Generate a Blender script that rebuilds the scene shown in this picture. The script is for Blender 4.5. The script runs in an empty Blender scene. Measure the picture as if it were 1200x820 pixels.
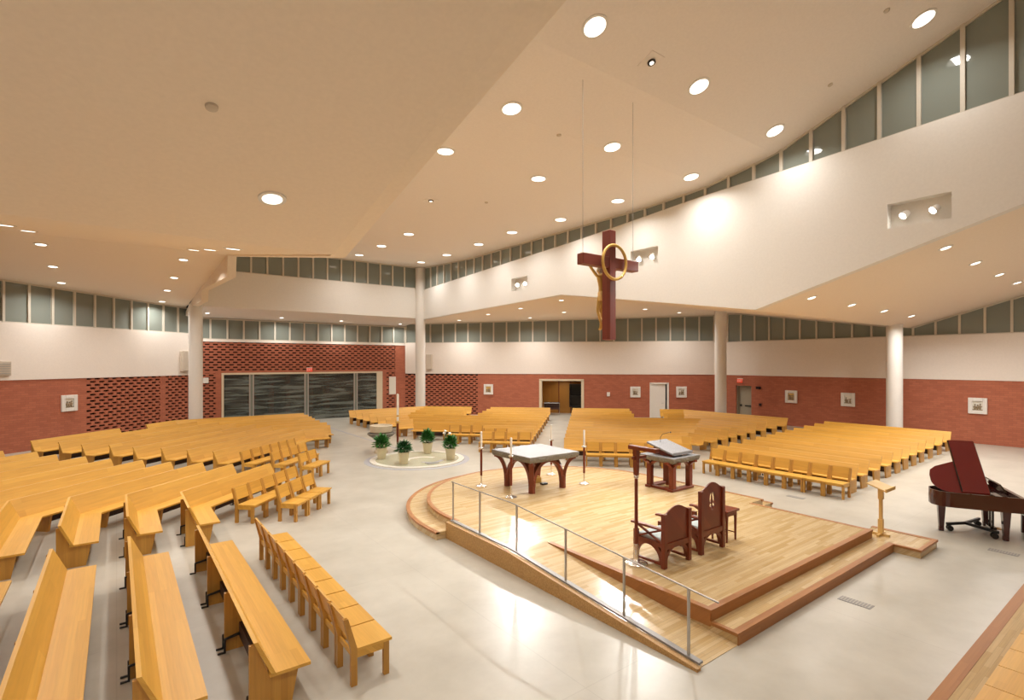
import bpy, bmesh, math, random
from mathutils import Vector, Matrix
from mathutils.bvhtree import BVHTree
random.seed(7)
C = bpy.context.scene.collection
PI = math.pi
R2 = math.sqrt(2)
# The building's own axes are x (u) and y (v); the camera stands at the origin, 4 m up, turned 37 degrees.
F, HZ, CAMZ = 615.0, 424.0, 4.0
CA, SA = math.cos(math.radians(37)), math.sin(math.radians(37))

def uv(px, py, z=0.0):
    """floor-plan point seen at a picture point, at height z"""
    d = F*(CAMZ-z)/(py-HZ)
    X = (px-600)/F*d
    return (X*CA+d*SA, -X*SA+d*CA)

def ray_dir(px, py):
    X, Y, Z = (px-600)/F, 1.0, (HZ-py)/F
    return Vector((X*CA+Y*SA, -X*SA+Y*CA, Z))

def on_line(px, p, d):
    """distance along d from p at which a plan line crosses the vertical plane of a picture column"""
    r = ray_dir(px, HZ)
    # p + s d = k r
    det = d[0]*(-r.y) - d[1]*(-r.x)
    return (-p[0]*(-r.y) + p[1]*(-r.x))/det

ORD = ("first second third fourth fifth sixth seventh eighth ninth tenth eleventh twelfth thirteenth fourteenth fifteenth sixteenth "
       "seventeenth eighteenth nineteenth twentieth").split()
TENS = ["", "", "twenty", "thirty", "forty"]
def ordn(i):
    if i < 20: return ORD[i]
    t, r = divmod(i+1, 10)
    if r == 0: return {2: "twentieth", 3: "thirtieth", 4: "fortieth"}[t]
    return TENS[t] + "-" + ORD[r-1]

# ------------------------------------------------------------------ materials
def new_mat(name):
    m = bpy.data.materials.new(name); m.use_nodes = True
    nt = m.node_tree; b = nt.nodes['Principled BSDF']
    return m, nt, b

def flat(name, col, rough=0.5, metal=0.0, spec=0.5, bump=0.0, scale=60, coat=0.0):
    m, nt, b = new_mat(name)
    b.inputs['Base Color'].default_value = (*col, 1); b.inputs['Roughness'].default_value = rough
    b.inputs['Metallic'].default_value = metal; b.inputs['Specular IOR Level'].default_value = spec
    b.inputs['Coat Weight'].default_value = coat
    tc = nt.nodes.new('ShaderNodeTexCoord'); n = nt.nodes.new('ShaderNodeTexNoise')
    n.inputs['Scale'].default_value = scale*0.25; nt.links.new(tc.outputs['Object'], n.inputs['Vector'])
    mx = nt.nodes.new('ShaderNodeMix'); mx.data_type = 'RGBA'
    mx.inputs[6].default_value = (*[c*0.95 for c in col], 1); mx.inputs[7].default_value = (*[min(1, c*1.04) for c in col], 1)
    nt.links.new(n.outputs['Fac'], mx.inputs[0]); nt.links.new(mx.outputs[2], b.inputs['Base Color'])
    if bump:
        bp = nt.nodes.new('ShaderNodeBump'); bp.inputs['Strength'].default_value = bump
        nt.links.new(n.outputs['Fac'], bp.inputs['Height']); nt.links.new(bp.outputs['Normal'], b.inputs['Normal'])
    return m

def wood(name, c1, c2, rough=0.35, plank=(1.4, 0.075), along='x', gap=0.0, grain=0.5, gapcol=None):
    """strips of wood running along one local axis, each with its own tone, and fine grain"""
    m, nt, b = new_mat(name); N = nt.nodes; L = nt.links
    tc = N.new('ShaderNodeTexCoord'); oi = N.new('ShaderNodeObjectInfo')
    sp = N.new('ShaderNodeSeparateXYZ'); L.new(tc.outputs['Object'], sp.inputs[0])
    ad = N.new('ShaderNodeMath'); ad.operation = 'ADD'
    a, o1, o2 = {'x': ('X', 'Y', 'Z'), 'y': ('Y', 'X', 'Z'), 'z': ('Z', 'X', 'Y')}[along]
    L.new(sp.outputs[o1], ad.inputs[0]); L.new(sp.outputs[o2], ad.inputs[1])
    rn = N.new('ShaderNodeMath'); rn.operation = 'MULTIPLY_ADD'; rn.inputs[1].default_value = 17.3
    L.new(oi.outputs['Random'], rn.inputs[0]); L.new(sp.outputs[a], rn.inputs[2])
    cb = N.new('ShaderNodeCombineXYZ'); L.new(rn.outputs[0], cb.inputs[0]); L.new(ad.outputs[0], cb.inputs[1])
    bk = N.new('ShaderNodeTexBrick'); L.new(cb.outputs[0], bk.inputs['Vector'])
    bk.inputs['Scale'].default_value = 1; bk.inputs['Brick Width'].default_value = plank[0]; bk.inputs['Row Height'].default_value = plank[1]
    bk.inputs['Mortar Size'].default_value = gap; bk.offset = 0.37; bk.inputs['Bias'].default_value = 0.0
    bk.inputs['Color1'].default_value = (*c1, 1); bk.inputs['Color2'].default_value = (*c2, 1)
    bk.inputs['Mortar'].default_value = (*(gapcol or [c*0.5 for c in c1]), 1)
    mp = N.new('ShaderNodeMapping'); mp.inputs['Scale'].default_value = (1.6, 42, 1); L.new(cb.outputs[0], mp.inputs[0])
    ns = N.new('ShaderNodeTexNoise'); ns.inputs['Scale'].default_value = 1.0; ns.inputs['Detail'].default_value = 3; L.new(mp.outputs[0], ns.inputs['Vector'])
    rp = N.new('ShaderNodeMapRange'); rp.inputs[3].default_value = 1-0.32*grain; rp.inputs[4].default_value = 1+0.32*grain
    L.new(ns.outputs['Fac'], rp.inputs[0])
    vm = N.new('ShaderNodeMix'); vm.data_type = 'RGBA'; vm.blend_type = 'MULTIPLY'; vm.inputs[0].default_value = 1
    L.new(bk.outputs['Color'], vm.inputs[6]); L.new(rp.outputs[0], vm.inputs[7]); L.new(vm.outputs[2], b.inputs['Base Color'])
    b.inputs['Roughness'].default_value = rough
    return m

def brick_mat(name):
    m, nt, b = new_mat(name); N = nt.nodes; L = nt.links
    tc = N.new('ShaderNodeTexCoord'); sp = N.new('ShaderNodeSeparateXYZ'); cb = N.new('ShaderNodeCombineXYZ')
    L.new(tc.outputs['Object'], sp.inputs[0]); L.new(sp.outputs['X'], cb.inputs[0]); L.new(sp.outputs['Z'], cb.inputs[1])
    bk = N.new('ShaderNodeTexBrick'); L.new(cb.outputs[0], bk.inputs['Vector'])
    bk.inputs['Scale'].default_value = 1; bk.inputs['Brick Width'].default_value = 0.30; bk.inputs['Row Height'].default_value = 0.10
    bk.inputs['Mortar Size'].default_value = 0.006
    bk.inputs['Color1'].default_value = (0.46, 0.145, 0.075, 1); bk.inputs['Color2'].default_value = (0.385, 0.115, 0.06, 1)
    bk.inputs['Mortar'].default_value = (0.30, 0.10, 0.06, 1)
    L.new(bk.outputs['Color'], b.inputs['Base Color']); b.inputs['Roughness'].default_value = 0.75
    bp = N.new('ShaderNodeBump'); bp.inputs['Strength'].default_value = 0.3; bp.inputs['Distance'].default_value = 0.01; bp.invert = True
    L.new(bk.outputs['Fac'], bp.inputs['Height']); L.new(bp.outputs['Normal'], b.inputs['Normal'])
    return m

def concrete():
    m, nt, b = new_mat('polished_concrete'); N = nt.nodes; L = nt.links
    tc = N.new('ShaderNodeTexCoord'); n = N.new('ShaderNodeTexNoise'); n.inputs['Scale'].default_value = 0.9; n.inputs['Detail'].default_value = 6
    n.inputs['Roughness'].default_value = 0.62
    L.new(tc.outputs['Object'], n.inputs['Vector'])
    r = N.new('ShaderNodeValToRGB'); r.color_ramp.elements[0].position = 0.32; r.color_ramp.elements[1].position = 0.68
    r.color_ramp.elements[0].color = (0.45, 0.425, 0.36, 1); r.color_ramp.elements[1].color = (0.555, 0.53, 0.46, 1)
    L.new(n.outputs['Fac'], r.inputs[0])
    bk = N.new('ShaderNodeTexBrick'); bk.inputs['Scale'].default_value = 1; bk.inputs['Brick Width'].default_value = 4.6; bk.inputs['Row Height'].default_value = 4.6
    bk.offset = 0; bk.inputs['Mortar Size'].default_value = 0.008
    bk.inputs['Color1'].default_value = (1, 1, 1, 1); bk.inputs['Color2'].default_value = (.985, .985, .985, 1); bk.inputs['Mortar'].default_value = (.9, .9, .9, 1)
    L.new(tc.outputs['Object'], bk.inputs['Vector'])
    mx = N.new('ShaderNodeMix'); mx.data_type = 'RGBA'; mx.blend_type = 'MULTIPLY'; mx.inputs[0].default_value = 1
    L.new(r.outputs[0], mx.inputs[6]); L.new(bk.outputs['Color'], mx.inputs[7]); L.new(mx.outputs[2], b.inputs['Base Color'])
    b.inputs['Roughness'].default_value = 0.30; b.inputs['Specular IOR Level'].default_value = 0.4
    return m

def emit(name, col, s):
    m, nt, b = new_mat(name)
    b.inputs['Base Color'].default_value = (*col, 1)
    b.inputs['Emission Color'].default_value = (*col, 1); b.inputs['Emission Strength'].default_value = s
    return m

def glass_pane(name, base, alpha, rough=0.12, streak=None):
    m, nt, b = new_mat(name); N = nt.nodes; L = nt.links
    b.inputs['Base Color'].default_value = (*base, 1); b.inputs['Roughness'].default_value = rough
    b.inputs['Specular IOR Level'].default_value = 0.6; b.inputs['Alpha'].default_value = alpha
    if streak:
        tc = N.new('ShaderNodeTexCoord'); mp = N.new('ShaderNodeMapping'); mp.inputs['Scale'].default_value = (0.3, 1, 3.6)
        L.new(tc.outputs['Object'], mp.inputs[0])
        n = N.new('ShaderNodeTexNoise'); n.inputs['Scale'].default_value = 1.5; n.inputs['Detail'].default_value = 5; n.inputs['Distortion'].default_value = 0.8
        L.new(mp.outputs[0], n.inputs['Vector'])
        r = N.new('ShaderNodeValToRGB'); r.color_ramp.elements[0].position = 0.42; r.color_ramp.elements[1].position = 0.6
        r.color_ramp.elements[0].color = (*base, 1); r.color_ramp.elements[1].color = (*streak, 1)
        L.new(n.outputs['Fac'], r.inputs[0]); L.new(r.outputs[0], b.inputs['Base Color'])
        ar = N.new('ShaderNodeMapRange'); ar.inputs[1].default_value = 0.42; ar.inputs[2].default_value = 0.6
        ar.inputs[3].default_value = alpha; ar.inputs[4].default_value = 0.85
        L.new(n.outputs['Fac'], ar.inputs[0]); L.new(ar.outputs[0], b.inputs['Alpha'])
    return m

def granite(name, c1, c2, rough):
    m, nt, b = new_mat(name); N = nt.nodes; L = nt.links
    tc = N.new('ShaderNodeTexCoord'); n = N.new('ShaderNodeTexNoise'); n.inputs['Scale'].default_value = 45; n.inputs['Detail'].default_value = 4
    L.new(tc.outputs['Object'], n.inputs['Vector'])
    r = N.new('ShaderNodeValToRGB'); r.color_ramp.elements[0].position = 0.4; r.color_ramp.elements[1].position = 0.62
    r.color_ramp.elements[0].color = (*c1, 1); r.color_ramp.elements[1].color = (*c2, 1)
    L.new(n.outputs['Fac'], r.inputs[0]); L.new(r.outputs[0], b.inputs['Base Color']); b.inputs['Roughness'].default_value = rough
    return m

M = {}
M['oak'] = wood('oak_seating', (0.72, 0.405, 0.070), (0.62, 0.33, 0.050), 0.38, (3.4, 0.085), grain=0.5)
M['oak_up'] = wood('oak_upright', (0.53, 0.275, 0.048), (0.46, 0.225, 0.038), 0.4, (1.7, 0.085), along='z', grain=0.6)
M['deck'] = wood('oak_strip_floor', (0.64, 0.485, 0.275), (0.52, 0.36, 0.16), 0.2, (0.75, 0.07), grain=0.6, gap=0.001)
M['deck_satin'] = wood('oak_satin_floor', (0.56, 0.40, 0.20), (0.46, 0.30, 0.12), 0.6, (0.75, 0.07), grain=0.6, gap=0.001)
M['nosing'] = wood('stained_nosing', (0.40, 0.172, 0.05), (0.34, 0.14, 0.04), 0.5, (1.5, 0.12), grain=0.4)
M['rampside'] = granite('cork_side', (0.40, 0.22, 0.07), (0.52, 0.31, 0.11), 0.55)
M['cherry'] = wood('red_cherry', (0.20, 0.036, 0.012), (0.165, 0.028, 0.010), 0.28, (1.2, 0.15), along='z', grain=0.4)
M['crosswood'] = wood('red_stained_timber', (0.20, 0.045, 0.030), (0.16, 0.034, 0.024), 0.35, (1.6, 0.14), along='z', grain=0.5)
M['piano'] = flat('mahogany_polish', (0.060, 0.008, 0.005), 0.12, coat=0.5)
M['pianolid'] = flat('red_mahogany_lid', (0.13, 0.009, 0.006), 0.25)
M['pianodark'] = flat('dark_mahogany', (0.018, 0.006, 0.005), 0.12, coat=0.5)
M['black'] = flat('black_metal', (0.012, 0.012, 0.012), 0.4)
M['ivory'] = flat('ivory_keys', (0.7, 0.68, 0.6), 0.3)
M['brick'] = brick_mat('red_brick')
M['brickdark'] = flat('cavity_shade_brick', (0.025, 0.008, 0.006), 0.9)  # near-black stands in for the shade inside the brick slots
M['white'] = flat('white_paint', (0.785, 0.76, 0.71), 0.7)
M['band'] = flat('wall_panel_paint', (0.835, 0.765, 0.69), 0.7)
M['ceil'] = flat('ceiling_paint', (0.86, 0.80, 0.74), 0.8)  # white ceiling, some warm bounced light put into its colour
M['soffit'] = flat('soffit_bounce_tan', (0.86, 0.755, 0.625), 0.8)  # white soffit, its warm bounced light painted in as tan
M['floor'] = concrete()
M['mull'] = flat('window_frame_paint', (0.62, 0.57, 0.48), 0.5)
M['pane'] = glass_pane('night_glass', (0.22, 0.245, 0.215), 1.0, 0.05)
M['etched'] = glass_pane('etched_glass', (0.055, 0.062, 0.055), 0.5, 0.15, (0.17, 0.19, 0.17))
M['cream'] = flat('cream_frame', (0.68, 0.58, 0.42), 0.5)
M['steel'] = flat('brushed_steel', (0.62, 0.6, 0.56), 0.3, metal=1.0)
M['steelmat'] = flat('satin_grey_metal', (0.5, 0.48, 0.45), 0.4, metal=0.7)
M['silver'] = flat('polished_silver', (0.82, 0.80, 0.76), 0.2, metal=0.9)
M['gold'] = flat('gilded_wood', (0.62, 0.39, 0.10), 0.35, metal=0.35)
M['wax'] = flat('white_wax', (0.85, 0.82, 0.74), 0.5)
M['stone'] = granite('grey_granite', (0.17, 0.168, 0.172), (0.31, 0.305, 0.31), 0.6)
M['stone_rough'] = granite('rock_faced_granite', (0.12, 0.105, 0.08), (0.25, 0.225, 0.18), 0.8)
M['bowl'] = granite('cream_limestone', (0.55, 0.46, 0.33), (0.64, 0.55, 0.41), 0.6)
M['pot'] = flat('beige_ceramic', (0.68, 0.60, 0.40), 0.5)
M['leaf'] = flat('glossy_leaf', (0.030, 0.165, 0.020), 0.4)
M['leaf2'] = flat('dark_leaf', (0.018, 0.10, 0.022), 0.4)
M['petal'] = flat('white_petal', (0.85, 0.84, 0.78), 0.5)
M['soil'] = flat('potting_soil', (0.03, 0.02, 0.012), 0.9)
M['terrazzo'] = granite('green_terrazzo', (0.42, 0.43, 0.30), (0.58, 0.56, 0.42), 0.25)
M['whitestone'] = flat('white_stone_ring', (0.80, 0.77, 0.68), 0.3)
M['bluestone'] = flat('blue_grey_inlay', (0.42, 0.43, 0.47), 0.35)
M['grille'] = flat('floor_grille_metal', (0.30, 0.29, 0.28), 0.45, metal=0.3)
M['kneel'] = flat('dark_kneeler_vinyl', (0.045, 0.018, 0.012), 0.5)
M['cushion'] = flat('pale_blue_cushion', (0.52, 0.60, 0.58), 0.8)
M['panelwood'] = wood('golden_panelling', (0.52, 0.24, 0.04), (0.44, 0.19, 0.03), 0.4, (3, 0.5), along='z', grain=0.4)
M['doorwhite'] = flat('white_door_paint', (0.84, 0.80, 0.74), 0.45)
M['doorgrey'] = flat('grey_door_paint', (0.36, 0.32, 0.24), 0.5)
M['exit'] = emit('exit_sign_red', (0.85, 0.07, 0.03), 0.6)
M['lens'] = emit('lamp_lens', (1.0, 0.93, 0.82), 6.0)
M['spotlens'] = emit('spot_lens', (1.0, 0.95, 0.86), 30.0)
M['relief'] = granite('bronze_relief', (0.16, 0.11, 0.06), (0.42, 0.32, 0.20), 0.5)
M['beech'] = wood('pale_beech', (0.78, 0.53, 0.20), (0.72, 0.47, 0.16), 0.35, (1.4, 0.1), along='z', grain=0.4)
M['speaker'] = flat('beige_speaker', (0.62, 0.54, 0.44), 0.6)
M['greybox'] = flat('grey_box', (0.45, 0.42, 0.37), 0.5)
M['darkroom'] = flat('painted_dim_room', (0.10, 0.085, 0.07), 0.8)  # the lobby's dimness is put into this dark colour

# ------------------------------------------------------------------ mesh building
class MB:
    def __init__(s): s.v = []; s.f = []
    def add(s, vs, fs):
        n = len(s.v); s.v += [tuple(v) for v in vs]; s.f += [tuple(i+n for i in f) for f in fs]; return s
    def hexa(s, p):
        """8 points: bottom ring then top ring"""
        return s.add(p, [(3, 2, 1, 0), (4, 5, 6, 7), (0, 1, 5, 4), (1, 2, 6, 5), (2, 3, 7, 6), (3, 0, 4, 7)])
    def box(s, x0, x1, y0, y1, z0, z1):
        return s.hexa([(x0, y0, z0), (x1, y0, z0), (x1, y1, z0), (x0, y1, z0), (x0, y0, z1), (x1, y0, z1), (x1, y1, z1), (x0, y1, z1)])
    def prism(s, pts, a0, a1, axis='z'):
        """polygon pts extruded between a0 and a1 along an axis; pts are the other two coordinates in order"""
        def mk(p, a): return {'z': (p[0], p[1], a), 'x': (a, p[0], p[1]), 'y': (p[0], a, p[1])}[axis]
        n = len(pts); vs = [mk(p, a0) for p in pts]+[mk(p, a1) for p in pts]
        fs = [tuple(range(n))[::-1], tuple(range(n, 2*n))]+[(i, (i+1) % n, n+(i+1) % n, n+i) for i in range(n)]
        return s.add(vs, fs)
    def lathe(s, prof, n=24, c=(0, 0, 0)):
        """profile [(r,z)...] revolved about z"""
        vs = []; fs = []
        for r, z in prof:
            for i in range(n):
                a = 2*PI*i/n; vs.append((c[0]+r*math.cos(a), c[1]+r*math.sin(a), c[2]+z))
        for k in range(len(prof)-1):
            for i in range(n):
                j = (i+1) % n; fs.append((k*n+i, k*n+j, (k+1)*n+j, (k+1)*n+i))
        fs.append(tuple(range(n))[::-1]); k = (len(prof)-1)*n; fs.append(tuple(range(k, k+n)))
        return s.add(vs, fs)
    def tube(s, path, r, n=8, closed=False):
        P = [Vector(p) for p in path]; m = len(P); vs = []; fs = []
        rr = r if isinstance(r, (list, tuple)) else [r]*m
        up = None
        for i, p in enumerate(P):
            if closed: t = (P[(i+1) % m]-P[i-1]).normalized()
            else: t = (P[min(i+1, m-1)]-P[max(i-1, 0)]).normalized()
            if up is None:
                up = Vector((0, 0, 1)) if abs(t.z) < 0.9 else Vector((1, 0, 0))
            x = t.cross(up).normalized(); y = x.cross(t).normalized(); up = y
            for k in range(n):
                a = 2*PI*k/n; vs.append(p+(x*math.cos(a)+y*math.sin(a))*rr[i])
        for i in range(m if closed else m-1):
            i2 = (i+1) % m
            for k in range(n):
                j = (k+1) % n; fs.append((i*n+k, i*n+j, i2*n+j, i2*n+k))
        if not closed:
            fs.append(tuple(range(n))[::-1]); fs.append(tuple(range((m-1)*n, m*n)))
        return s.add(vs, fs)
    def bar(s, path, w, h):
        """rectangular bar along a path lying in a vertical plane; w sideways, h in the plane"""
        P = [Vector(p) for p in path]; m = len(P); vs = []; fs = []
        d = P[-1]-P[0]; hd = Vector((d.x, d.y, 0))
        side = Vector((0, 1, 0)) if hd.length < 1e-6 else Vector((-hd.y, hd.x, 0)).normalized()
        for i, p in enumerate(P):
            t = (P[min(i+1, m-1)]-P[max(i-1, 0)]).normalized(); nn = side.cross(t).normalized()
            for a, b in ((-1, -1), (1, -1), (1, 1), (-1, 1)): vs.append(p+side*(a*w/2)+nn*(b*h/2))
        for i in range(m-1):
            for k in range(4):
                j = (k+1) % 4; fs.append((i*4+k, i*4+j, i*4+4+j, i*4+4+k))
        fs.append((0, 1, 2, 3)); fs.append(tuple(range((m-1)*4, m*4))[::-1])
        return s.add(vs, fs)
    def ball(s, c, r, n=10, sc=(1, 1, 1)):
        prof = [(math.sin(PI*i/n)*1.0+1e-4, -math.cos(PI*i/n)) for i in range(n+1)]
        k = len(s.v); s.lathe(prof, n*2)
        for i in range(k, len(s.v)):
            x, y, z = s.v[i]; s.v[i] = (c[0]+x*r*sc[0], c[1]+y*r*sc[1], c[2]+z*r*sc[2])
        return s
    def build(s, name, mat, parent=None, loc=(0, 0, 0), rz=0.0, smooth=False, bevel=0.0, rot=None):
        me = bpy.data.meshes.new(name); me.from_pydata(s.v, [], s.f); me.update()
        bm = bmesh.new(); bm.from_mesh(me); bmesh.ops.recalc_face_normals(bm, faces=bm.faces)
        if bevel: bmesh.ops.bevel(bm, geom=[e for e in bm.edges], offset=bevel, segments=1, affect='EDGES', clamp_overlap=True)
        bm.to_mesh(me); bm.free()
        if smooth:
            for p in me.polygons: p.use_smooth = True
            if hasattr(me, 'set_sharp_from_angle'): me.set_sharp_from_angle(angle=math.radians(40))
        me.materials.append(mat)
        return link(name, me, parent, loc, rz, rot)

def link(name, me, parent=None, loc=(0, 0, 0), rz=0.0, rot=None):
    o = bpy.data.objects.new(name, me); C.objects.link(o)
    if parent: o.parent = parent
    o.location = loc; o.rotation_euler = rot if rot else (0, 0, rz)
    return o

def cut_panel(name, loops, thick, mat, parent=None, loc=(0, 0, 0), rot=(0, 0, 0)):
    """flat panel in local x/y with real holes, thickness along local z"""
    cu = bpy.data.curves.new(name, 'CURVE'); cu.dimensions = '2D'; cu.fill_mode = 'BOTH'; cu.extrude = thick/2
    for lp in loops:
        sp = cu.splines.new('POLY'); sp.points.add(len(lp)-1); sp.use_cyclic_u = True
        for i, p in enumerate(lp): sp.points[i].co = (p[0], p[1], 0, 1)
    tmp = bpy.data.objects.new(name, cu); C.objects.link(tmp)
    dg = bpy.context.evaluated_depsgraph_get(); dg.update()
    me = bpy.data.meshes.new_from_object(tmp.evaluated_get(dg))
    C.objects.unlink(tmp); bpy.data.objects.remove(tmp); me.name = name
    me.materials.clear(); me.materials.append(mat)
    return link(name, me, parent, loc, 0, rot)

def tag(o, label, cat, group=None, kind=None):
    if label: o['label'] = label
    if cat: o['category'] = cat
    if group: o['group'] = group
    if kind: o['kind'] = kind
    return o

def thing(name, label, cat, loc=(0, 0, 0), rz=0.0, group=None):
    o = bpy.data.objects.new(name, None); C.objects.link(o); o.location = loc; o.rotation_euler = (0, 0, rz)
    return tag(o, label, cat, group)

def copy_tree(o, parent=None):
    c = o.copy(); C.objects.link(c)
    if parent: c.parent = parent
    for ch in list(o.children): copy_tree(ch, c)
    return c

def struct(o, label, cat): return tag(o, label, cat, None, 'structure')

def wall_frame(p0, p1):
    d = Vector((p1[0]-p0[0], p1[1]-p0[1])); L = d.length
    return L, math.atan2(d.y, d.x), d/L

def rects_minus(x0, x1, z0, z1, holes):
    xs = sorted({x0, x1, *[h[0] for h in holes], *[h[1] for h in holes]}); zs = sorted({z0, z1, *[h[2] for h in holes], *[h[3] for h in holes]})
    xs = [x for x in xs if x0 <= x <= x1]; zs = [z for z in zs if z0 <= z <= z1]
    out = []
    for a, b in zip(xs, xs[1:]):
        run = None
        for c, d in zip(zs, zs[1:]):
            mx, mz = (a+b)/2, (c+d)/2
            if any(h[0] < mx < h[1] and h[2] < mz < h[3] for h in holes):
                if run: out.append((a, b, *run)); run = None
            else: run = (run[0], d) if run else (c, d)
        if run: out.append((a, b, *run))
    return out

# ------------------------------------------------------------------ room plan (metres)
U3, U4, V4 = 3.5, 17.6, 34.3                 # nave: left wall plane, right wall plane, end wall plane
LW0, LW1 = (-13.0, 24.1), (3.75, 37.5)       # outer walls, all seen from inside
GW0, GW1 = (3.75, 37.5), (17.9, 37.5)
MW0, MW1 = (17.9, 37.5), (33.7, 21.0)
RW0, RW1 = (33.7, 21.0), (33.7, 2.7)
def prof(pts):
    def f(v):
        if v >= pts[0][0]: return pts[0][1]
        for (a, za), (b, zb) in zip(pts, pts[1:]):
            if b <= v <= a: return zb+(za-zb)*(v-b)/(a-b)
        return pts[-1][1]
    return f
FLP = [(40, 7.15), (22.3, 8.05), (10.2, 6.08), (3.0, 7.9), (-2, 9.0), (-12, 9.0)]          # low left soffit
FRP = [(40, 6.88), (34, 7.02), (19.5, 7.34), (9.6, 5.82), (2.7, 7.86), (-2, 9.2), (-12, 9.2)]   # low right soffit
GP = [(34.6, 10.82), (28, 10.5), (14, 10.48), (11.3, 10.6), (8.8, 11.0), (3.3, 13.05), (-1, 14.6), (-12, 14.6)]  # high ceiling
SILL = [(34.3, 9.15), (18.3, 9.8), (11.5, 10.22), (7.9, 10.33), (2.7, 10.56), (-12, 10.9)]
W4B = [(34.3, 7.05), (19.3, 7.34), (9.4, 5.80), (2.7, 7.85), (-2, 9.2), (-12, 9.2)]        # foot of the right high wall
fL, fR, gC, sill = prof(FLP), prof(FRP), prof(GP), prof(SILL)

# floor
fl = MB().box(-24, 46, -24, 48, -0.3, 0).build('floor', M['floor']); struct(fl, 'polished pale concrete floor across the whole church', 'floor')

CEIL = []      # (vertices, faces) for finding where lamps meet the ceilings
def slab(name, pr, u0, u1, mat, label, t=0.25):
    lo = [(v, z) for v, z in pr]; hi = [(v, z+t) for v, z in reversed(pr)]
    mb = MB()
    for (a, za), (b, zb) in zip(pr, pr[1:]):
        mb.hexa([(u0, b, zb), (u1, b, zb), (u1, a, za), (u0, a, za), (u0, b, zb+t), (u1, b, zb+t), (u1, a, za+t), (u0, a, za+t)])
        CEIL.append([(u0, b, zb), (u1, b, zb), (u1, a, za), (u0, a, za)])
    o = mb.build(name, mat); return struct(o, label, 'ceiling')
slab('ceiling', GP, U3-0.3, U4+0.4, M['ceil'], 'high pale ceiling over the altar and nave')
slab('ceiling_left', FLP, -16, U3-0.15, M['soffit'], 'low tan folded ceiling over the left seating')
slab('ceiling_right', FRP, U4+0.15, 37, M['soffit'], 'low tan folded ceiling over the right seating')
slab('ceiling_end', [(38.2, 6.70), (V4+0.15, 7.16)], U3-0.15, U4+0.3, M['ceil'], 'low ceiling strip above the glass entrance screen')

# high right wall with its three lamp niches (plane u = U4)
NICHE = [(4.8, 8.15), (14.2, 8.38), (22.7, 8.28)]
def high_right():
    out = [(v, z) for v, z in W4B]+[(v, z) for v, z in reversed(SILL)]
    holes = [[(v-.72, z-.35), (v+.72, z-.35), (v+.72, z+.35), (v-.72, z+.35)] for v, z in NICHE]
    # panel local x -> v, local y -> z, thickness -> u
    o = cut_panel('wall_high_right', [out]+holes, 0.3, M['white'], None, (U4+0.15, 0, 0), (PI/2, 0, PI/2))
    struct(o, 'tall white wall above the right seating with three square lamp niches', 'wall')
    for v, z in NICHE:
        mb = MB()
        mb.box(U4+.30, U4+.36, v-.78, v+.78, z-.41, z+.41)
        mb.box(U4+.285, U4+.36, v-.78, v-.725, z-.41, z+.41); mb.box(U4+.285, U4+.36, v+.725, v+.78, z-.41, z+.41)
        mb.build('niche_back', M['white'], o, (0, 0, 0)).matrix_parent_inverse = o.matrix_basis.inverted()
high_right()
# end high wall (plane v = V4)
mb = MB().hexa([(U3, V4, 7.19), (U4, V4, 7.14), (U4, V4+.3, 7.14), (U3, V4+.3, 7.19), (U3, V4, 9.28), (U4, V4, 9.28), (U4, V4+.3, 9.28), (U3, V4+.3, 9.28)])
struct(mb.build('wall_high_end', M['white']), 'white wall band above the glass entrance screen', 'wall')
# left high wall with its stepped foot
W3 = [(34.3, 7.1), (30.0, 7.02), (29.9, 7.55), (22.4, 7.24), (22.25, 8.0), (10.4, 6.08), (3.0, 7.9), (-2, 9.0), (-12, 9.0)]
out = W3+[(-12, 14.5), (-1, 14.5), (3.3, 12.9), (8.8, 10.9), (34.3, 10.6)]
o = cut_panel('wall_high_left', [out], 0.3, M['soffit'], None, (U3, 0, 0), (PI/2, 0, PI/2))
struct(o, 'stepped edge of the high wall above the left ceiling', 'wall')

# clerestory glazing: one window per bay
WIN = [0]
def window(name_lbl, a, b, zl0, zl1, zh0, zh1, last=False):
    """bay between plan points a and b; sill heights zl, head heights zh"""
    L, ang, d = wall_frame(a, b); WIN[0] += 1
    e = thing('window_%d' % WIN[0], name_lbl, 'window', (a[0], a[1], 0), ang); e['kind'] = 'structure'
    fr = MB(); w = 0.05
    fr.hexa([(-w, -.09, zl0), (w, -.09, zl0), (w, .09, zl0), (-w, .09, zl0), (-w, -.09, zh0), (w, -.09, zh0), (w, .09, zh0), (-w, .09, zh0)])
    if last: fr.hexa([(L-w, -.09, zl1), (L+w, -.09, zl1), (L+w, .09, zl1), (L-w, .09, zl1), (L-w, -.09, zh1), (L+w, -.09, zh1), (L+w, .09, zh1), (L-w, .09, zh1)])
    for p, q, t in ((zh0, zh1, -.07), (zl0, zl1, .05)):
        lo, hi = (t, 0) if t < 0 else (0, t)
        fr.hexa([(w, -.07, p+lo), (L-w, -.07, q+lo), (L-w, .07, q+lo), (w, .07, p+lo), (w, -.07, p+hi), (L-w, -.07, q+hi), (L-w, .07, q+hi), (w, .07, p+hi)])
    fr.build('window_frame', M['mull'], e)
    pn = MB().hexa([(w, -.01, zl0+.05), (L-w, -.01, zl1+.05), (L-w, .01, zl1+.05), (w, .01, zl0+.05), (w, -.01, zh0-.07), (L-w, -.01, zh1-.07), (L-w, .01, zh1-.07), (w, .01, zh0-.07)])
    pn.build('pane', M['pane'], e)
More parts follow.
